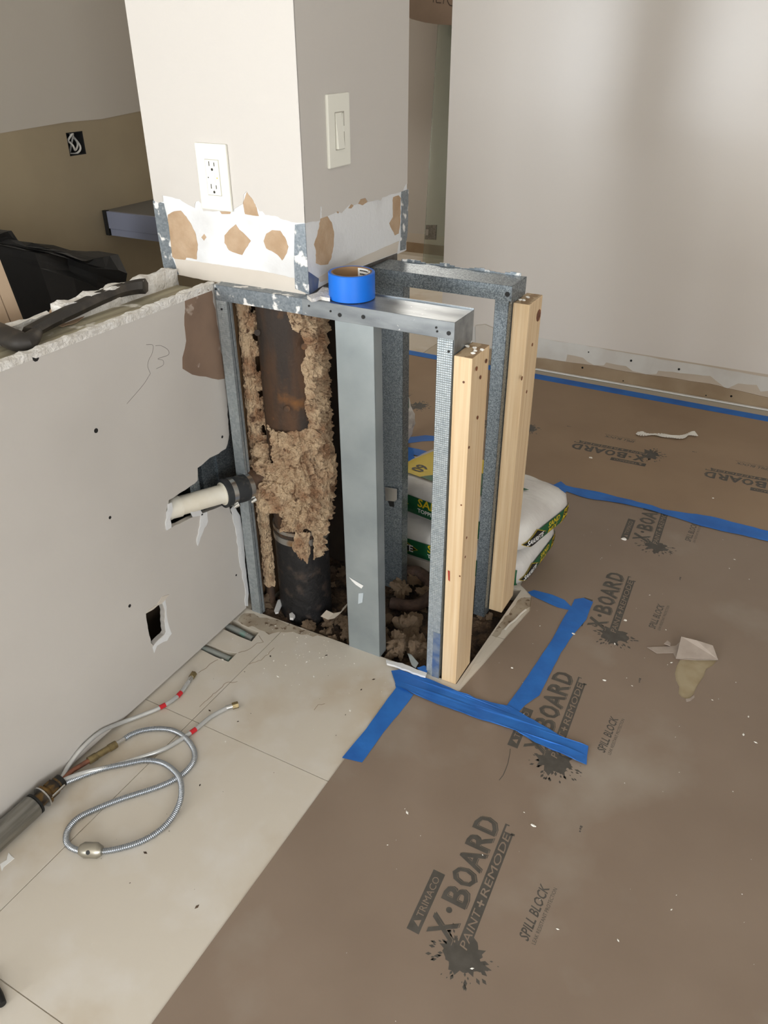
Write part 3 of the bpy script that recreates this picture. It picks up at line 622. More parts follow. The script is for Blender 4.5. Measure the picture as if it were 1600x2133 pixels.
for k in range(4):
    for i in range(6):
        t0 = 1.05+.6*i/6; t1 = t0+.09; z = .044-k*.007; r = R1-.0008
        b.add([(rc.x+r*math.cos(t), rc.y+r*math.sin(t), H+.0012+zz) for t, zz in ((t0, z), (t1, z), (t1, z+.0025), (t0, z+.0025))], [(0, 1, 2, 3)], 1)
b.build('core_label', [M_whitep, M_slot], rl)

# ================================================================== drain stack and its crust
PC = Vector((-.352, .104, 0)); PR = .071
ds = thing('drain_stack', 'large vertical drain stack caked in crumbled tan insulation', 'drain pipe')
def cyl(name, z0, z1, r, m, parent, c=PC, n=40, k=1):
    b = MB(); b.tube([(c.x, c.y, z0+(z1-z0)*i/k) for i in range(k+1)], r, n); return b.build(name, m, parent, smooth=True, autos=50)
cyl('lower_pipe', -.12, .235, PR, M_pipe, ds); cyl('upper_pipe', .225, H-.003, PR-.002, M_rust, ds)
cyl('ring_clamp', .232, .250, PR+.0025, M_ring, ds); cyl('ring_clamp', .262, .272, PR+.002, M_ring, ds)
tube('branch', [PC+Vector((-.02, -.02, .405)), PC+Vector((-.09, -.085, .405))], .030, M_rust, ds, 20)
toC = math.atan2(CAM.y-PC.y, CAM.x-PC.x)              # direction the opening faces
def crust(name, c0, r0, z0, z1, nth, nz, maskf, thick, parent, m, th0=-math.pi, th1=math.pi):
    full = th1-th0 > 6.2
    vs = []; ok = []
    for j in range(nz+1):
        z = z0+(z1-z0)*j/nz
        for i in range(nth):
            th = th0+(th1-th0)*i/nth
            p = Vector((math.cos(th)*.09, math.sin(th)*.09, z))
            mk = maskf(th, z)+.35*fbm(p, 22, 4)
            cre = max(0, 1-abs(fbm(Vector((p.x, p.y, p.z*.55))+Vector((0, 7, 0)), 26, 3))*7); rg = 1-abs(fbm(p+Vector((3, 1, 0)), 42, 3)); t = max(0, min(1, mk*2.5))*(thick*(.55+.75*fbm(p, 26, 3)+.5*rg*rg)+min(thick, .010)*.9*(abs(fbm(p, 95, 3))-.25)-min(thick, .011)*.9*cre)+.0015
            a = toC+th
            vs.append((c0.x+math.cos(a)*(r0+t), c0.y+math.sin(a)*(r0+t), z+.006*fbm(p, 60, 2))); ok.append(mk > 0)
    fs = []
    for j in range(nz):
        for i in range(nth if full else nth-1):
            q = (j*nth+i, j*nth+(i+1) % nth, (j+1)*nth+(i+1) % nth, (j+1)*nth+i)
            if sum(ok[k] for k in q) >= 3: fs.append(q)
    me = bpy.data.meshes.new(name); me.from_pydata(vs, [], fs); me.materials.append(m); me.update()
    o = link(bpy.data.objects.new(name, me), parent)
    sm = o.modifiers.new('thick', 'SOLIDIFY'); sm.thickness = .004; sm.offset = -1
    return o
def cmask(th, z):                                     # th>0: towards the right of the view, <0: left
    if z > .80: lim = .15+(z-.80)*-3
    elif z > .56: lim = .42
    else: lim = None
    if z < .285: return -1 if not (.35 < th < .9 and z > .20-.02) else .3
    if lim is not None:
        return (th-lim)*2.2 if th < 1.9 else (2.2-th)
    v = min(1, (.58-z)*14)                            # whole front below the bare patch
    if z < .33 and th < -.6: v = min(v, (z-.30)*10-(-.6-th))
    if z > .47 and th < -.75: v = min(v, -.2)
    return max(v*.8, (th-.42)*2.2 if z > .52 else -9)
crust('insulation_crust', PC, PR-.001, .19, H-.04, 230, 400, cmask, .019, ds, M_crust, -2.1, 2.5)
# crust round the tee branch
lump('branch_crust', PC+Vector((-.040, -.040, .430)), .048, 3, M_crust, ds, 5, .5, squash=(1.1, .9, .9))
lump('branch_crust', PC+Vector((-.020, -.060, .39)), .052, 8, M_crust, ds, 5, .5, squash=(1, .9, 1.1))
lump('branch_crust', PC+Vector((-.058, -.042, .478)), .026, 5, M_crust, ds, 4, .6)
lump('hanging_crust', PC+Vector((.048, -.066, .245)), .021, 5, M_crust, ds, 4, .6, squash=(.8, .8, 2.1))
lump('side_crust', PC+Vector((.072, .004, .42)), .042, 6, M_crust, ds, 5, .6, squash=(.8, .8, 2.0))
for q in ((536, 693), (634, 722), (598, 852)):
    p = onY(*q, PC.y-.068); b = MB(); disc(b, p, (CAM-p).normalized(), .007, .006, 10); b.build('bolt', M_rust, ds)
# thin conduit left of the stack
cn = thing('conduit', 'thin vertical conduit crusted with tan mortar beside the drain stack', 'conduit')
cb = Vector((-.440, .062, 0))
cyl('tube', -.06, H-.036, .0115, M_rust, cn, cb, 16, 1)
crust('mortar_crust', cb, .0110, .06, H-.04, 30, 260, lambda th, z: .35-.1*math.sin(z*9), .0045, cn, M_crust)
for z, w_ in ((.80, .017), (.735, .010), (.655, .013), (.60, .009), (.565, .014), (.50, .012), (.47, .015)):
    lump('mortar_bridge', Vector((-.420, .066, z)), w_, z*10, M_crust, cn, 4, .8, squash=(1.1, 1, 1.5))
# white waste pipe with rubber coupling
wp = thing('waste_pipe', 'white plastic waste pipe with black rubber coupling poking out of the torn half wall', 'drain pipe')
A = onX(362, 1057, -.505); Bp = fl(466, 1028, .405); D = (Bp-A).normalized(); Cc = Bp+D*.075
tube('pipe', [A-D*.03, A+D*.012, Bp+D*.02], .0232, M_pvc, wp, 28)
tube('pipe_bend', [A-D*.035-Vector((0, 0, .008)), A-D*.012, A+D*.014], [.0245, .0258, .0258], M_pvc, wp, 28)
tube('pipe_socket', [Bp-D*.004, Bp+D*.01], .0285, M_pvc, wp, 28)
tube('rubber_coupling', [Bp-D*.003, Bp+D*.006, Bp+D*.007, Bp+D*.05, Bp+D*.068, Bp+D*.072], [.0355, .0355, .0335, .0340, .0320, .029], M_rubber, wp, 32)
for s in (.018, .066):
    tube('hose_clamp', [Bp+D*(s-.006), Bp+D*(s+.006)], .0352 if s < .05 else .0336, M_steel, wp, 32)
    sd = D.cross(Vector((0, 0, 1))).normalized(); e = (sd*.75+Vector((0, 0, -.75))).normalized()*.037
    tube('clamp_screw', [Bp+D*s+e-Vector((.004, .004, .004)), Bp+D*s+e+Vector((.006, .004, .002))], .0048, M_steel, wp, 10)

# ================================================================== pit: dirt and debris
b = MB(); nx, ny = 90, 66; vs = []
for j in range(ny+1):
    for i in range(nx+1):
        x = -.47+.624*i/nx; y = .0045+.434*j/ny; p = Vector((x, y, 0))
        z = -.030+.020*fbm(p, 9, 3)+.012*fbm(p, 40, 4)
        z += .030*max(0, 1-((x+.44)**2+(y-.05)**2)/.006)   # heap below the conduit
        if j == 0 or i == 0 or j == ny or i == nx: z = -.05
        if y < .03: z = min(z, -.006-.02*(1-y/.03))
        vs.append((x, y, z))
b.add(vs, [(j*(nx+1)+i, j*(nx+1)+i+1, (j+1)*(nx+1)+i+1, (j+1)*(nx+1)+i) for j in range(ny) for i in range(nx)])
o = b.build('dirt', M_dirt); tag(o, 'dark crumbly dirt filling the open pit in the tiled floor', 'dirt', kind='stuff')
MESH = []
for sd in range(5):
    oo = lump('chunk_shape', (0, 0, 0), 1, sd+20, M_crust2, None, 4, .9); MESH.append(oo.data); bpy.data.objects.remove(oo)
spots = []
big = [((853, 1305), .030, 'largest tan insulation lump between the middle and right steel studs'), ((833, 1340), .026, 'tan insulation lump at the front edge of the pit beside the middle stud'),
       ((868, 1345), .024, 'tan insulation lump at the foot of the right steel stud'), ((835, 1225), .026, 'tan insulation lump behind the middle stud near the curved pipe'),
       ((860, 1205), .020, 'small tan insulation lump lying in the curve of the rusty pipe'), ((540, 1225), .028, 'tall tan insulation heap below the conduit at the half wall corner'), ((888, 1235), .018, 'tan insulation lump against the right stud near the curved pipe'),
       ((550, 1255), .026, 'tan insulation lump at the pit corner by the half wall edge')]
def chunk(p, r, lab, grp, i):
    o = bpy.data.objects.new('insulation_chunk', MESH[i % 5]); link(o); o.location = p; o.scale = (r*random.uniform(.8, 1.2), r*random.uniform(.7, 1.1), r*random.uniform(.6, .95))
    o.rotation_euler = (random.uniform(0, 6), random.uniform(0, 6), random.uniform(0, 6)); tag(o, lab, 'debris', grp); return o
for i, (q, r, lab) in enumerate(big):
    chunk(fl(*q, -.004+r*.3), r, lab, None, i)
for i in range(95):
    if i < 55: x = random.uniform(-.33, .07); y = random.uniform(.012, .10)
    else: x = random.uniform(-.45, .12); y = random.uniform(.03, .40)
    if (x-PC.x)**2+(y-PC.y)**2 < (PR+.016)**2: continue
    if -.17 < x < -.055 and y < .05: continue
    if .05 < x < .13 and y < .11: continue
    chunk(Vector((x, y, -.018+(.009 if i < 55 else 0))), random.uniform(.007, .017), 'small tan insulation crumb loose in the pit dirt', 'small crumbs in the pit', i)
tp = thing('curved_pipe', 'rusty curved pipe bend lying in the pit behind the studs', 'drain pipe')
tube('bend', smooth_path([fl(*q, z) for q, z in (((812, 1195), .005), ((840, 1190), .02), ((872, 1192), .02), ((895, 1215), .01), ((893, 1245), .0), ((860, 1262), -.005), ((815, 1256), -.008))], 6), .017, mat('dull_rusted_iron', (86, 66, 56), .75, .1, col2=(58, 44, 38), nscale=24, bump=.5, bscale=70), tp, 14)
# scraps around the pit
def scrap(name, label, px, z, n, t, m, cat='scrap', j=1.2, plane=None):
    o = thing(name, label, cat)
    P = [(fl(*q, z) if plane is None else plane(*q)) for q in jag(px, j, 8)]
    slab('sheet', P, n, t, m, o); return o
scrap('drywall_shard', 'white chalky drywall sliver standing beside the drain stack foot', [(572, 1275), (580, 1252), (587, 1251), (587, 1262), (580, 1278), (574, 1279)], .01, (0, -.3, 1), .006, M_gyp, 'drywall scrap', .3)
scrap('drywall_shard', 'small white drywall crumb in front of the drain stack', [(603, 1283), (609, 1280), (615, 1286), (611, 1292), (604, 1291)], .006, (0, 0, 1), .008, M_gyp, 'drywall scrap', .3)
o = thing('metal_scrap', 'curled grey-beige paper strip right of the drain stack foot', 'scrap')
b = MB(); cur = [(668, 1284, .012), (683, 1291, .006), (697, 1288, .012), (709, 1278, .022), (714, 1268, .034)]
P = [fl(x, y, z) for x, y, z in cur]; Q = [p+Vector((.008, .018, .012)) for p in P]
for i in range(4): b.poly([P[i], P[i+1], Q[i+1], Q[i]], (P[i+1]-P[i]).cross(Q[i]-P[i]), .0012)
b.build('sheet', M_grey, o)
scrap('drywall_shard', 'long white torn drywall paper between the middle and right stud feet', [(804, 1378), (845, 1388), (868, 1398), (889, 1405), (886, 1412), (860, 1404), (830, 1392), (806, 1385)], .006, (0, 0, 1), .006, M_gyp, 'drywall scrap')
scrap('metal_scrap', 'bent silver metal strip beside the front right stud foot', [(849, 1362), (856, 1364), (872, 1382), (866, 1392), (858, 1386)], .012, (0, -.2, 1), .002, M_galvsm, 'scrap', .4)
scrap('tape_scrap', 'scrap of blue tape tucked behind the front right stud foot', [(869, 1392), (884, 1387), (890, 1390), (890, 1400), (882, 1402)], .010, (0, -.2, 1), .002, M_tape, 'tape', .4)
scrap('plaster_crumbs', 'white plaster shavings on the front track beside the tape roll', [(640, 622), (660, 616), (672, 604), (684, 606), (688, 628), (668, 624), (650, 630)], H+.0006, (0, 0, 1), .007, M_gypcore, 'plaster crumb', 1.5)

# ================================================================== floor paper, print and tape
tz = crop(1320, 1300, 7.273)
rip = [(700, 545), (900, 550), (1270, 545), (1195, 640), (1100, 690), (1060, 800), (960, 950), (910, 1060), (850, 1130), (790, 1140), (720, 1110), (680, 1060), (690, 960), (640, 860), (625, 760), (650, 640)]
RIP = [(p.x, p.y) for p in (fl(*tz(*q)) for q in rip)]
ps = thing('floor_paper', 'large brown printed floor protection paper across the foreground with a torn hole', 'floor paper')
PZ = .0006; PT = .0012
o1 = [(.047, -2.6), (.034, -.80), (.030, -.35), (.030, -.030), (.150, -.032), (.167, -.015), (.182, .10), (.196, .235), (.212, .36), (.192, .43), (.15, .46), (.10, .9), (.085, 1.06), (2.2, 1.09), (2.2, -2.6)]
slab('sheet', V(o1, PZ), (0, 0, 1), PT, M_paper, ps, holes=[V(RIP, PZ)])
slab('stained_patch', V([(RIP[i][0], RIP[i][1]) for i in range(len(RIP))], .0002), (0, 0, 1), .0002, mat('stained_tile', (168, 154, 126), .8, col2=(156, 140, 110), nscale=20), flo)
fl_px = [(640, 525), (600, 440), (350, 445), (205, 355), (560, 340), (640, 330), (700, 275), (930, 340), (1180, 400), (1275, 547), (950, 548)]
P = [fl(*tz(*q), PZ+PT+.001) for q in fl_px]
lift = [0, .006, .004, .003, .008, .010, .016, .016, .012, 0, .001]
slab('torn_flap', [p+Vector((0, 0, 0)) for p in P], (0, 0, 1), .0012, M_paperback, ps)
b = MB(); Pm = [fl(*tz(*q), PZ+PT+.002) for q in ((640, 528), (700, 275), (930, 340), (1180, 400), (1275, 547))]
Pm2 = [p+Vector((0, 0, h)) for p, h in zip(Pm, (.002, .018, .020, .016, .002))]
b.poly(Pm2, (0, -.3, 1), .0012); b.build('torn_flap', M_paperback, ps)
slab('torn_flap', [fl(*tz(*q), PZ+PT+.006) for q in ((460, 300), (510, 252), (560, 290), (555, 335))], (0, 0, 1), .0012, M_paperback, ps)
slab('torn_edge', [fl(*tz(*q), PZ+PT) for q in jag([(790, 1142), (850, 1132), (915, 1085), (920, 1115), (860, 1165), (800, 1180)], 3, 30)], (0, 0, 1), .002, M_paperback, ps)
ribbon('crease', [fl(*q, PZ+PT) for q in jag([(1063, 1560), (1058, 1590), (1048, 1615), (1040, 1625)], 1.2, 10, False)], .0014, (0, 0, 1), M_ink, ps, .0003)
p2 = thing('floor_paper', 'brown floor protection paper strip along the far wall beyond the tape seam', 'floor paper')
slab('sheet', V([(-1.25, 1.075), (.06, 1.065), (2.2, 1.055), (2.2, 2.03), (-1.25, 2.04)], PZ+PT+.0001), (0, 0, 1), PT, M_paperdull, p2)

def logo(parent, org, U, Vv, z, tilt=.066, seed=1, only=None):
    """printed mark: u runs along the reading direction, v down the letters (metres)"""
    U = Vector(U); Vv = Vector(Vv); rnd = random.Random(seed)
    MI = 0
    def W(u, v, k=0, til=True):
        if til: v = v-tilt*u
        return Vector(org)+U*u+Vv*v+Vector((0, 0, z+.0002*k))
    b = MB()
    def txt(s, u0, u1, v0, v1, mi, k=0, bold=.02, til=True, slant=0):
        vs, fs = text2d(s, bold); b.add([W(u0+(u1-u0)*x+slant*(y-.5), v1+(v0-v1)*y, k, til) for x, y in vs], fs, mi)
    def rect(u0, u1, v0, v1, mi, k=0, til=True): b.add([W(u0, v0, k, til), W(u1, v0, k, til), W(u1, v1, k, til), W(u0, v1, k, til)], [(0, 1, 2, 3)], mi)
    rect(0, .127, 0, .024, 0); txt('TRIMACO', .030, .115, .0055, .0185, 1, 1, .0)
    b.add([W(.012, .018, 1), W(.026, .018, 1), W(.019, .006, 1)], [(0, 1, 2)], 1)
    for q, (du, dv) in enumerate(((.0035, .0035), (0, 0))):
        mi = 0
        for s, a0, a1 in (('X', .014, .062), ('B', .090, .134), ('O', .141, .181), ('A', .184, .232), ('R', .234, .275), ('D', .279, .322)):
            pass
    for s, a0, a1 in (('X', .010, .052), ('B', .081, .116), ('O', .122, .158), ('A', .160, .203), ('R', .206, .243), ('D', .248, .284)):
        txt(s, a0+.0028, a1+.0028, .034+.0024, .082+.0024, 0, 0, .022)
        txt(s, a0-.0006, a1+.0006, .033, .083, 1, 1, .034); txt(s, a0, a1, .034, .082, 0, 2, .022)
    cc = (.067, .056); b.add([W(cc[0]+.0058*math.cos(a), cc[1]+.0058*math.sin(a), 1) for a in [i*.5236 for i in range(12)]], [tuple(range(12))], 0)
    rect(.006, .270, .092, .114, 0); rect(.270, .288, .092, .096, 0); rect(.285, .288, .096, .101, 0); rect(.268, .273, .109, .117, 0)
    txt('PAINT', .016, .092, .096, .1105, 1, 1, .0, slant=.003); txt('+', .099, .113, .0965, .1105, 1, 1, .02); txt('REMODE', .122, .266, .096, .1105, 1, 1, .0, slant=.003)
    # splatter
    pts = []
    for i in range(40):
        a = i*2*math.pi/40; r = .031*(1+.55*noise.noise(Vector((math.cos(a)*2.2+seed, math.sin(a)*2.2, 0)))+(.45 if i % 5 == 0 else 0)*rnd.random()); pts.append(W(.004+r*math.cos(a)*.95, .108+r*math.sin(a)*1.1, 0, False))
    b.poly(pts, (0, 0, 1), .00005, mi=0)
    for i in range(46):
        a = rnd.uniform(1.2, 5.6); r = rnd.uniform(.032, .062); s = rnd.uniform(.0010, .0042)*(1.5-r*13)
        u, v = .004+r*math.cos(a)*.9, .108+r*math.sin(a); e = Vector((math.cos(a), math.sin(a)))
        q = [(u+e.x*s*2-e.y*0, v+e.y*s*2), (u-e.y*s, v+e.x*s), (u-e.x*s*2, v-e.y*s*2), (u+e.y*s, v-e.x*s)]
        b.add([W(x, y, 0, False) for x, y in q], [(0, 1, 2, 3)], 0)
    txt('SPILL BLOCK', .082, .197, .178, .197, 0, 0, .018, False, slant=.004); txt('LEAK RESISTANT PROTECTION', .081, .201, .2025, .2095, 0, 0, .0, False)
    rect(.346, .350, .206, .210, 0, til=False); rect(.351, .356, .2055, .2105, 0, til=False); rect(.340, .344, .2075, .2105, 0, til=False)
    if only: pass
    return b
pm1 = M_paper; 
for k in range(-2, 4):
    y = -.603+.4825*k; x = .3225+.0115*(k)*.5
    lb = logo(ps, (x, y, 0), (.011, 1, 0), (1, -.011, 0), PZ+PT+.0001, seed=k+5)
    if k == 3:                                           # runs under the second sheet
        pass
    lb.build('printed_mark', [M_ink, M_paper], ps)
for k in range(-2, 4):
    lb = logo(p2, (.299+.4825*k+.004*k, 1.362, 0), (-1, 0, 0), (0, 1, 0), PZ+2*PT+.0002, seed=k+21, tilt=.05); lb.build('printed_mark', [M_ink, M_paperdull], p2)

def wavy_tape(name, label, px, z, amp=.0012, mat_=M_tape, pxf=True, j=.6):
    """tape strip with small wrinkles, grid-subdivided"""
    P = [fl(*q, z) for q in jag(px, j, 14)] if pxf else [Vector((x, y, z)) for x, y in px]
    b = MB(); b.poly(P, (0, 0, 1), .0004)
    o = b.build(name, mat_)
    bm = bmesh.new(); bm.from_mesh(o.data)
    bmesh.ops.subdivide_edges(bm, edges=[e for e in bm.edges if e.calc_length() > .03], cuts=3, use_grid_fill=True)
    bmesh.ops.triangulate(bm, faces=bm.faces)
    for v in bm.verts: v.co.z += amp*max(0, fbm(v.co*1.0, 18, 3))
    bm.to_mesh(o.data); bm.free()
    return tag(o, label, 'tape')
t13 = crop(680, 1300, 2.7586); t12 = crop(1000, 1100, 2.6667); t14 = crop(790, 780, 4.847)
TZ = PZ+PT+.0006
wavy_tape('masking_tape', 'long blue tape strip running right from the front pit corner', [t13(*q) for q in ((372, 268), (420, 262), (500, 290), (575, 310), (660, 345), (760, 390), (860, 430), (950, 450), (1040, 470), (1120, 510), (1230, 575), (1340, 640), (1505, 705), (1495, 808), (1440, 790), (1300, 725), (1200, 680), (1080, 610), (980, 575), (860, 540), (740, 495), (640, 460), (510, 405), (430, 370), (400, 355), (390, 320))], TZ+.0016, .006)
wavy_tape('masking_tape', 'blue tape strip along the paper edge on the cream tile', [t13(*q) for q in ((395, 345), (500, 405), (470, 450), (330, 620), (205, 795), (90, 768), (230, 600), (330, 460), (400, 365))], TZ, .001)
wavy_tape('masking_tape', 'blue tape strip slanting across the paper right of the timber posts', [t12(*q) for q in ((525, 395), (575, 388), (628, 410), (590, 510), (520, 590), (450, 690), (370, 850), (330, 930), (250, 985), (215, 1022), (150, 985), (220, 890), (320, 740), (400, 620), (470, 490), (510, 430))], TZ+.0005, .0015)
wavy_tape('masking_tape', 'short twisted blue tape strip at the front of the cement bags', [t12(*q) for q in ((265, 355), (300, 345), (400, 370), (470, 400), (510, 440), (495, 455), (430, 440), (350, 405), (285, 375))], TZ+.0002, .002)
wavy_tape('masking_tape', 'long blue tape over the seam between the two floor papers', [c(*q) for q in ((130, 905), (300, 960), (345, 940), (375, 965), (600, 1010), (900, 1085), (960, 1108), (1250, 1150), (1600, 1240), (2200, 1395), (2200, 1455), (1600, 1300), (1400, 1255), (1200, 1210), (900, 1115), (700, 1070), (500, 1040), (380, 1000), (340, 1035), (270, 1015), (285, 985), (130, 940))], PZ+2*PT+.0008, .002)
wavy_tape('masking_tape', 'thin blue tape line along the foot of the far wall', [(-1.2, 2.075), (-.35, 2.060), (.65, 2.048), (2.2, 2.03), (2.2, 1.975), (.65, 1.993), (-.33, 2.0), (-1.2, 2.02)], PZ+2*PT+.0004, .001, pxf=False)
wavy_tape('masking_tape', 'upper blue tape scrap behind the bags seen between the steel studs', [t14(*q) for q in ((150, 640), (268, 635), (470, 615), (640, 635), (640, 665), (430, 675), (270, 698), (150, 700))], PZ+2*PT+.0006, .001)
wavy_tape('masking_tape', 'lower torn blue tape piece behind the bags seen between the steel studs', [t14(*q) for q in ((200, 715), (270, 728), (400, 755), (640, 820), (640, 850), (440, 830), (345, 810), (365, 855), (345, 870), (320, 925), (290, 930), (200, 880))], PZ+2*PT+.0008, .001)
# loose scraps on the paper
o = thing('paper_scrap', 'long curled white paper strip lying on the far floor paper', 'scrap')
P = smooth_path([fl(*c(*q), .008) for q in ((805, 645), (850, 655), (930, 652), (1000, 668), (1060, 670), (1110, 655), (1165, 652))], 5)
b = MB()
for i in range(len(P)-1):
    w0 = .012+.005*math.sin(i*.7); s = (P[i+1]-P[i]).cross(Vector((0, 0, 1))).normalized()*w0; h = Vector((0, 0, .004*math.sin(i*.5)))
    b.poly([P[i]-s+h, P[i+1]-s+h, P[i+1]+s, P[i]+s], (0, 0, 1), .0015)
b.build('strip', M_scrap, o)
o = thing('paper_scrap', 'long thin white paper sliver on the tile right of the farther timber post', 'scrap')
P = smooth_path([fl(*q, .0035) for q in ((1052, 1312), (1062, 1300), (1073, 1292), (1084, 1280), (1096, 1270))], 4); b = MB()
for i in range(len(P)-1):
    s = (P[i+1]-P[i]).cross(Vector((0, 0, 1))).normalized()*.0022; b.poly([P[i]-s, P[i+1]-s, P[i+1]+s, P[i]+s], (0, 0, 1), .0015)
b.build('strip', M_scrap, o)
for q, r, lab in (((1195, 1318), .005, 'white crumb lying on the slanting blue tape strip'), ((1303, 1290), .006, 'white crumb on the printed letters nearest the torn paper flap'), ((1300, 1121), .010, 'white paper flake below the tape seam on the printed mark'), ((1231, 952), .009, 'pale wood chip on the far floor paper beside the printed mark'),
                  ((1260, 1415), .005, 'tiny tan crumb on the paper between the tape and the torn hole'), ((1067, 1389), .004, 'tan crumb on the paper left of the slanting tape'), ((1486, 1036), .004, 'white speck crumb on the far paper near the seam'), ((1111, 1717), .006, 'pale splinter on the foreground paper above the spill print')):
    o = thing('crumb', lab, 'debris'); p = fl(*q, TZ+.004); lump('bit', (p.x, p.y, p.z-.0032), r*.85, q[0]*.37, M_scrap, o, 2, .6, squash=(1, .6, .35))
b = MB(); rnd = random.Random(4)                         # dust and splinters too small to pick apart
for i in range(240):
    if i < 90: x, y = rnd.uniform(.2, .95), rnd.uniform(-.95, 1.0)
    elif i < 190: x, y = rnd.gauss(-.28, .12), -.005-abs(rnd.gauss(0, .10))
    else: x, y = rnd.uniform(-.46, 0), rnd.uniform(-.95, -.05)
    if x < -.47: continue
    z = TZ if x > .04 else .0001; s = rnd.uniform(.0006, .0016); a = rnd.uniform(0, 3.14); l = s*rnd.choice((1, 1, 1.4, 3.5)); dx, dy = math.cos(a)*l, math.sin(a)*l
    b.add([(x-dx, y-dy, z), (x+dy*.5, y-dx*.5, z), (x+dx, y+dy, z), (x-dy*.5, y+dx*.5, z), (x, y, z+s)], [(0, 1, 4), (1, 2, 4), (2, 3, 4), (3, 0, 4)], 1 if (190 <= i and i % 3) else 0)
tag(b.build('floor_dust', [M_scrap, M_dirt]), 'fine plaster specks and splinters scattered over the floor', 'dust', kind='stuff')

# ================================================================== cement bags
def bag(label, centre, rot, a, bb, cc, prints):
    t = thing('cement_bag', label, 'cement bag')
    Mx = Matrix.Translation(centre) @ rot.to_4x4()
    pw, qw, rw = 9, 7, 2.9
    bm = bmesh.new(); bmesh.ops.create_cube(bm, size=2); bmesh.ops.subdivide_edges(bm, edges=bm.edges[:], cuts=22, use_grid_fill=True)
    for v in bm.verts:
        d = v.co.normalized(); k = (abs(d.x/a)**pw+abs(d.y/bb)**qw+abs(d.z/cc)**rw)
        lo, hi = 0, 2.0
        for _ in range(26):
            m = (lo+hi)/2
            if abs(d.x*m/a)**pw+abs(d.y*m/bb)**qw+abs(d.z*m/cc)**rw < 1: lo = m
            else: hi = m
        p = d*lo
        cr = (abs(p.x)/a)**4+(abs(p.y)/bb)**4
        p.z += .0045*fbm(p+Vector(centre)*9, 20, 3)*min(1.5, cr)
        v.co = Mx @ p
    me = bpy.data.meshes.new('sack'); bm.to_mesh(me); bm.free(); me.materials.append(M_bagw); me.polygons.foreach_set('use_smooth', [True]*len(me.polygons))
    link(bpy.data.objects.new('sack', me), t)
    def S(face, u, v, k):
        e = .0040+.0005*k
        if face == 'front':
            q = max(0, 1-abs(u/a)**pw-abs(v/cc)**rw)**(1/qw); p = Vector((u, -bb*q-e, v))
        elif face == 'end':
            q = max(0, 1-abs(u/bb)**qw-abs(v/cc)**rw)**(1/pw); p = Vector((a*q+e, u, v))
        else:
            q = max(0, 1-abs(u/a)**pw-abs(v/bb)**qw)**(1/rw); p = Vector((u, v, cc*q+e))
        return Mx @ p
    for nm, face, items in prints:
        b = MB()
        for it in items:
            if it[0] == 'rect':
                _, u0, u1, v0, v1, mi, k, sl = it; nu = max(2, int(abs(u1-u0)/.012)); nv = max(2, int(abs(v1-v0)/.012)); vs = []
                for j in range(nv+1):
                    for i in range(nu+1):
                        v = v0+(v1-v0)*j/nv; vs.append(S(face, u0+(u1-u0)*i/nu+sl*(v-v0), v, k))
                b.add(vs, [(j*(nu+1)+i, j*(nu+1)+i+1, (j+1)*(nu+1)+i+1, (j+1)*(nu+1)+i) for j in range(nv) for i in range(nu)], mi)
            elif it[0] == 'text':
                _, s, u0, u1, v0, v1, mi, k, rotq = it; vs, fs = text2d(s, .02)
                b.add([S(face, u0+(u1-u0)*(y if rotq else x), v0+(v1-v0)*((1-x) if rotq else y), k) for x, y in vs], fs, mi)
            elif it[0] == 'dia':
                _, u, v, hu, hv, mi, k = it; N = 10; ring = []
                cs = [(hu, 0), (0, hv), (-hu, 0), (0, -hv)]
                for i in range(4):
                    for j in range(N):
                        ring.append((u+cs[i][0]+(cs[(i+1) % 4][0]-cs[i][0])*j/N, v+cs[i][1]+(cs[(i+1) % 4][1]-cs[i][1])*j/N))
                vs = [S(face, u, v, k)]+[S(face, *p, k) for p in ring]+[S(face, u+(p[0]-u)*.5, v+(p[1]-v)*.5, k) for p in ring]; n = len(ring)
                b.add(vs, [(0, 1+n+i, 1+n+(i+1) % n) for i in range(n)]+[(1+n+i, 1+i, 1+(i+1) % n, 1+n+(i+1) % n) for i in range(n)], mi)
        b.build(nm, [M_green, M_yel, M_blk, M_whitep], t)
    return t
def front_print(a, cc, xs):
    h = cc*.52
    return ('front_print', 'front', [('rect', -a*.9, a*.9, -h-.006, h-.010, 0, 0, 0), ('dia', xs-.10, -.008, .080, .036, 1, 1), ('dia', xs-.10, -.008, .077, .0342, 2, 2), ('text', 'SAKRETE', xs-.160, xs-.036, -.021, .003, 3, 3, False),
            ('text', 'SAND', xs+.012, xs+.115, -.004, .022, 1, 2, False), ('text', 'TOPPING MIX', xs+.012, xs+.125, -.024, -.010, 3, 2, False)])
def end_print(bb, cc):
    return ('end_print', 'end', [('rect', -.075, .120, -.036, .012, 0, 0, .25), ('dia', -.078, -.013, .056, .030, 1, 1), ('dia', -.078, -.013, .0535, .028, 2, 2), ('text', 'SAKRETE', -.118, -.038, -.022, -.004, 3, 3, False),
            ('text', 'SAND', -.012, .056, -.008, .010, 1, 2, False), ('text', 'MIX', -.004, .046, -.030, -.012, 1, 2, False), ('rect', .072, .112, -.036, .012, 1, 2, .2), ('text', '60', .080, .114, -.010, .010, 2, 3, False), ('text', 'LB', .082, .108, -.030, -.016, 2, 3, False)])
A1, B1, C1 = .245, .150, .060
top_print = ('top_print', 'top', [('rect', -.235, .0, -.105, .125, 1, 0, .2), ('rect', -.125, .06, -.105, .03, 0, 1, .75), ('text', '60', -.178, -.135, -.085, -.04, 2, 2, True), ('rect', -.17, -.06, .055, .057, 2, 2, .4), ('rect', -.17, -.06, .066, .068, 2, 2, .4), ('text', 'MIX', .045, .140, -.045, .01, 2, 2, False)])
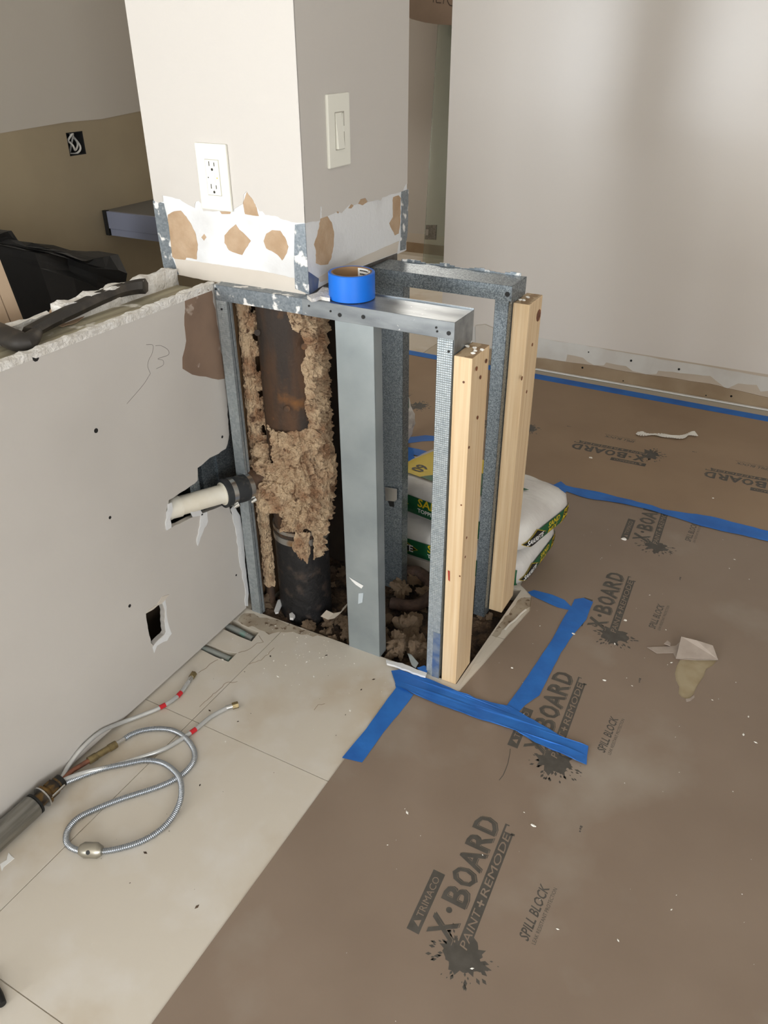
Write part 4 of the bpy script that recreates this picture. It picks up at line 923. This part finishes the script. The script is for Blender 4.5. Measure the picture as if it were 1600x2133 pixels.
R_ = lambda rx, ry, rz: Matrix.Rotation(rz, 3, 'Z') @ Matrix.Rotation(ry, 3, 'Y') @ Matrix.Rotation(rx, 3, 'X')
bag('lower white and green cement mix bag lying on the floor paper', Vector((-.065, .562, .061)), R_(0, 0, -.05), A1-.008, B1, C1, [front_print(A1, C1, -.065), end_print(B1, C1), ('side_tab', 'front', [('rect', .196, .206, -.035, .02, 1, 1, 0)])])
bag('upper white and green cement mix bag stacked on top of another', Vector((-.056, .577, .182)), R_(-.04, 0, -.175), A1+.005, B1, C1, [front_print(A1, C1, -.106), end_print(B1, C1), top_print])
o = thing('cement_bag', 'small part of a white and green bag peeking out behind the rear left stud', 'cement bag')
p = [fl(*t14(*q), .25) for q in ((200, 250), (280, 180), (305, 230), (310, 300), (355, 330), (345, 400), (300, 470), (200, 500))]
pc = sum(p, Vector())/len(p)
lump('sack', fl(832, 880, .10), .085, 4, M_bagw, o, 4, .25, squash=(.55, 1, 1.1))
slab('green_print', [fl(*t14(*q), .19) for q in ((250, 200), (282, 190), (300, 230), (302, 330), (280, 400), (250, 420))], (.2, -.8, .5), .002, M_green, o)

# ================================================================== pull-out faucet on the floor
fa = thing('kitchen_faucet', 'dismounted pull-out faucet with braided hoses lying on the cream tile', 'faucet')
AX = -.4515; zc0 = .0245
tube('body', [(AX-.002, -1.35, zc0), (AX, -.747, zc0), (AX, -.743, zc0)], [.0240, .0240, .0225], M_chrome, fa, 36)
tube('threaded_shank', [(AX, -.76+.012*i/2, zc0) for i in range(0, 14)], [.0155 if i % 2 else .0145 for i in range(14)], M_brassdk, fa, 24)
tube('gasket', [(AX, -.742, zc0), (AX, -.737, zc0)], .0235, M_bin, fa, 30)
tube('washer', [(AX, -.722, zc0), (AX, -.719, zc0)], .0238, M_steel, fa, 36)
tube('horseshoe_bracket', [(AX, -.717, zc0), (AX, -.712, zc0)], .0215, M_brassdk, fa, 24)
tube('nut', [(AX, -.706, zc0), (AX, -.690, zc0)], .0185, M_brassdk, fa, 6)
tube('bolt', [(AX+.019, -.715, zc0+.004), (AX+.0195, -.680, zc0+.005)], .0022, M_steel, fa, 8)
tube('shank_end', [(AX, -.690, zc0), (AX, -.672, zc0)], .0148, M_bin, fa, 24)
def hose_pts(px, z0, z1): 
    n = len(px); r = [fl(*z8(*q), z0+(z1-z0)*min(1, i/2)) for i, q in enumerate(px)]
    return [onX(*z8(*q), -.4715) if p.x < -.4715 else p for p, q in zip(r, px)]
def supply(px, tags, parent):
    P = smooth_path([Vector((AX, -.675, zc0))]+hose_pts(px, .018, .0065)[1:], 8)
    h = tube('supply_hose', P, .0050, M_clear, parent, 10)
    e = P[-1]; d = (P[-1]-P[-3]).normalized()
    tube('hose_ferrule', [e-d*.020, e-d*.002], .0058, M_steel, h, 12); tube('hose_nut', [e-d*.004, e+d*.010], .0082, M_brass, h, 6)
    for q in tags:
        p = fl(*z8(*q), .0065); k = min(range(1, len(P)-1), key=lambda i: (P[i]-p).length); dd = (P[k+1]-P[k-1]).normalized()
        tube('red_tag', [P[k]-dd*.0075, P[k]+dd*.0075], .0056, M_red, h, 10)
supply([(330, 1185), (400, 1080), (480, 980), (580, 895), (690, 845), (800, 805), (920, 755), (1020, 690), (1085, 605), (1105, 575)], [(930, 752), (1022, 680)], fa)
supply([(350, 1195), (480, 1130), (650, 1090), (830, 1035), (960, 985), (1110, 890), (1210, 810), (1300, 760), (1345, 745)], [(1112, 888)], fa)
cpz = .016
tube('copper_tube', [Vector((AX, -.675, zc0)), fl(*z8(420, 1115), cpz), fl(*z8(512, 1060), cpz)], .0055, M_copper, fa, 12)
d0, d1 = fl(*z8(508, 1062), cpz), fl(*z8(668, 965), .011); dd = (d1-d0)
br = tube('brass_coupler', [d0, d0+dd*.28, d0+dd*.29, d0+dd*.72, d0+dd*.73, d1], [.0088, .0088, .0075, .0075, .0088, .0085], M_brass, fa, 8)
tube('coupler_ferrule', [d1, d1+dd*.30], .0052, M_steel, fa, 12)
loop = [(715, 935), (760, 908), (830, 885), (920, 877), (1000, 890), (1065, 930), (1110, 990), (1117, 1050), (1080, 1110), (1010, 1165), (900, 1215), (700, 1280), (560, 1335), (450, 1390), (390, 1460), (383, 1530), (430, 1570), (520, 1582), (640, 1575), (800, 1530), (920, 1460), (1000, 1370), (1040, 1270), (1035, 1170), (990, 1110), (920, 1070), (830, 1060), (720, 1080), (600, 1105), (480, 1145)]
Pl = []
for i, q in enumerate(loop):
    z = .0065
    if 21 <= i <= 24: z = .017 if i in (22, 23) else .011
    if i >= 27: z = .0065
    Pl.append(fl(*z8(*q), z))
Pl.append(Vector((AX+.006, -.672, zc0-.006)))
P = resample(smooth_path(Pl, 10), .0009)
tube('braided_hose', P, [(.0062, .0063, .0058, .0050)[i % 4] for i in range(len(P))], M_braid, fa, 10)
wc = fl(*z8(522, 1575), .015); wd = (fl(*z8(580, 1578), .015)-fl(*z8(460, 1575), .015)).normalized()
tube('hose_weight', [wc-wd*.022, wc-wd*.013, wc+wd*.013, wc+wd*.022], [.0095, .0150, .0150, .0095], mat('nickel', (176, 171, 158), .35, .85), fa, 8)
sd = wd.cross(Vector((0, 0, 1))).normalized(); 
b = MB(); disc(b, wc+(sd*.72+Vector((0, 0, .55))).normalized()*.0137, (sd*.72+Vector((0, 0, .55))), .0042, .0012, 12); b.build('weight_screw', M_screw, fa)
o = thing('black_tip', 'black rounded plastic tip entering at the lower left edge on the tile', 'plastic part')
tube('tip', [fl(-30, 2030, .008), fl(-5, 2075, .008), fl(6, 2092, .008)], [.009, .009, .006], M_bin, o, 14)
scrap('paint_flake', 'pale paint flake stuck on the tile beside the faucet body', [(0, 1800), (14, 1792), (18, 1776), (30, 1788), (20, 1796), (8, 1806), (4, 1815)], .0002, (0, 0, 1), .0006, M_whitep, 'scrap', 1)

# ================================================================== kitchen clutter and hall
kb = thing('trash_bag', 'black plastic bag heaped in the dark kitchen behind the half wall', 'trash bag')
pk = [onX(*q, -1.02) for q in ((-60, 488), (-10, 487), (42, 483), (58, 500), (72, 510), (84, 503), (110, 520), (170, 540), (215, 534), (250, 532), (257, 572), (262, 640))]
poly = [Vector((-1.02, p.y, p.z)) for p in pk]; poly += [Vector((-1.02, poly[-1].y+.01, 0)), Vector((-1.02, poly[0].y, 0))]
b = MB(); b.poly(poly, (-1, 0, 0), .30); o = b.build('bag_body', M_bin, kb)
bm = bmesh.new(); bm.from_mesh(o.data); bmesh.ops.subdivide_edges(bm, edges=[e for e in bm.edges if e.calc_length() > .06], cuts=4, use_grid_fill=True); bmesh.ops.triangulate(bm, faces=bm.faces)
for v in bm.verts:
    if v.co.z > .02: v.co += Vector((fbm(v.co, 7, 3), fbm(v.co+Vector((4, 0, 0)), 7, 3)*.4, fbm(v.co+Vector((0, 7, 0)), 7, 3)*.3))*.05
bm.to_mesh(o.data); bm.free()
for (q0, q1, wd, lab) in (((-48, 530), (4, 660), .026, 'leftmost pale wood trim strip leaning in the kitchen'), ((-22, 520), (31, 655), .028, 'rightmost pale wood trim strip leaning in the kitchen')):
    t = thing('trim_strip', lab, 'wood trim')
    p0, p1 = onX(*q0, -.72), onX(*q1, -.72); d = p1-p0; e = p0+d*(p0.z/max(.01, p0.z-p1.z)); tp_ = p0-d*.6
    s = Vector((0, 1, 0))*wd/2
    slab('strip', [tp_-s, e-s, e+s, tp_+s], (-1, 0, 0), .018, M_trimw, t)
gl = thing('glass_door', 'clear greenish glass shower door leaning in the hall', 'glass door')
g0 = Vector((-1.745, 3.715, .002)); g1 = Vector((-1.15, 3.715, .002)); lean = Vector((-.045, .235, 1.405))*.86
slab('pane', [g0, g1, g1+lean*1.27, g0+lean*1.27], (0, -1, .17), .010, M_glass, gl)
def gp(px, py): 
    n = (g1-g0).cross(lean).normalized(); r = _ray(px, py); return CAM+r*((g0-CAM).dot(n)/r.dot(n))
hn = thing('glass_hinge', 'square brushed metal hinge clamp near the foot of the glass door', 'hinge')
slab('clamp_plate', [gp(*q)+Vector((0, -.011, 0)) for q in ((890, 468), (912, 468), (910, 499), (888, 498))], (0, -1, .17), .012, M_chrome, hn)
slab('hinge_pin', [gp(*q)+Vector((0, -.024, 0)) for q in ((891, 476), (897, 476), (896, 489), (890, 489))], (0, -1, .17), .006, M_steel, hn)
lm = thing('hall_fill_lamp', 'unseen round lamp added to brighten the hall', 'lamp')  # put in out of view to lift the dark hall
tube('shade', [(-1.5, 3.1, ZC-.06), (-1.5, 3.1, ZC-.002)], .16, M_white, lm, 24)
ld_ = bpy.data.lights.new('hall_fill_light', 'POINT'); ld_.energy = 32; ld_.color = (1, .93, .84); ld_.shadow_soft_size = .14
lo_ = bpy.data.objects.new('hall_fill_light', ld_); link(lo_, lm); lo_.location = (-1.5, 3.1, ZC-.25)
hp = thing('wrapping_paper', 'brown wrapping paper with marker letters hanging in front of the hall glass', 'paper')
yp = 3.60
bl = [onY(*q, yp) for q in ((835, 28), (858, 40), (885, 47), (912, 51), (945, 53), (965, 54))]
slab('sheet', bl+[Vector((bl[-1].x, yp, 2.3)), Vector((bl[0].x, yp, 2.3))], (0, 1, 0), .004, M_brownp, hp)
M_mark = mat('marker_ink', (40, 28, 18), .8)
for st in ([(904, -14), (902.5, 5)], [(909, -14), (909, 5), (919, 6)], [(926, -14), (923.5, 8)], [(934, -14), (932, 2), (937, 11), (944, 12)]):
    ribbon('marker_stroke', [onY(*q, yp-.0006) for q in st], .0045, (0, -1, 0), M_mark, hp, .0004)
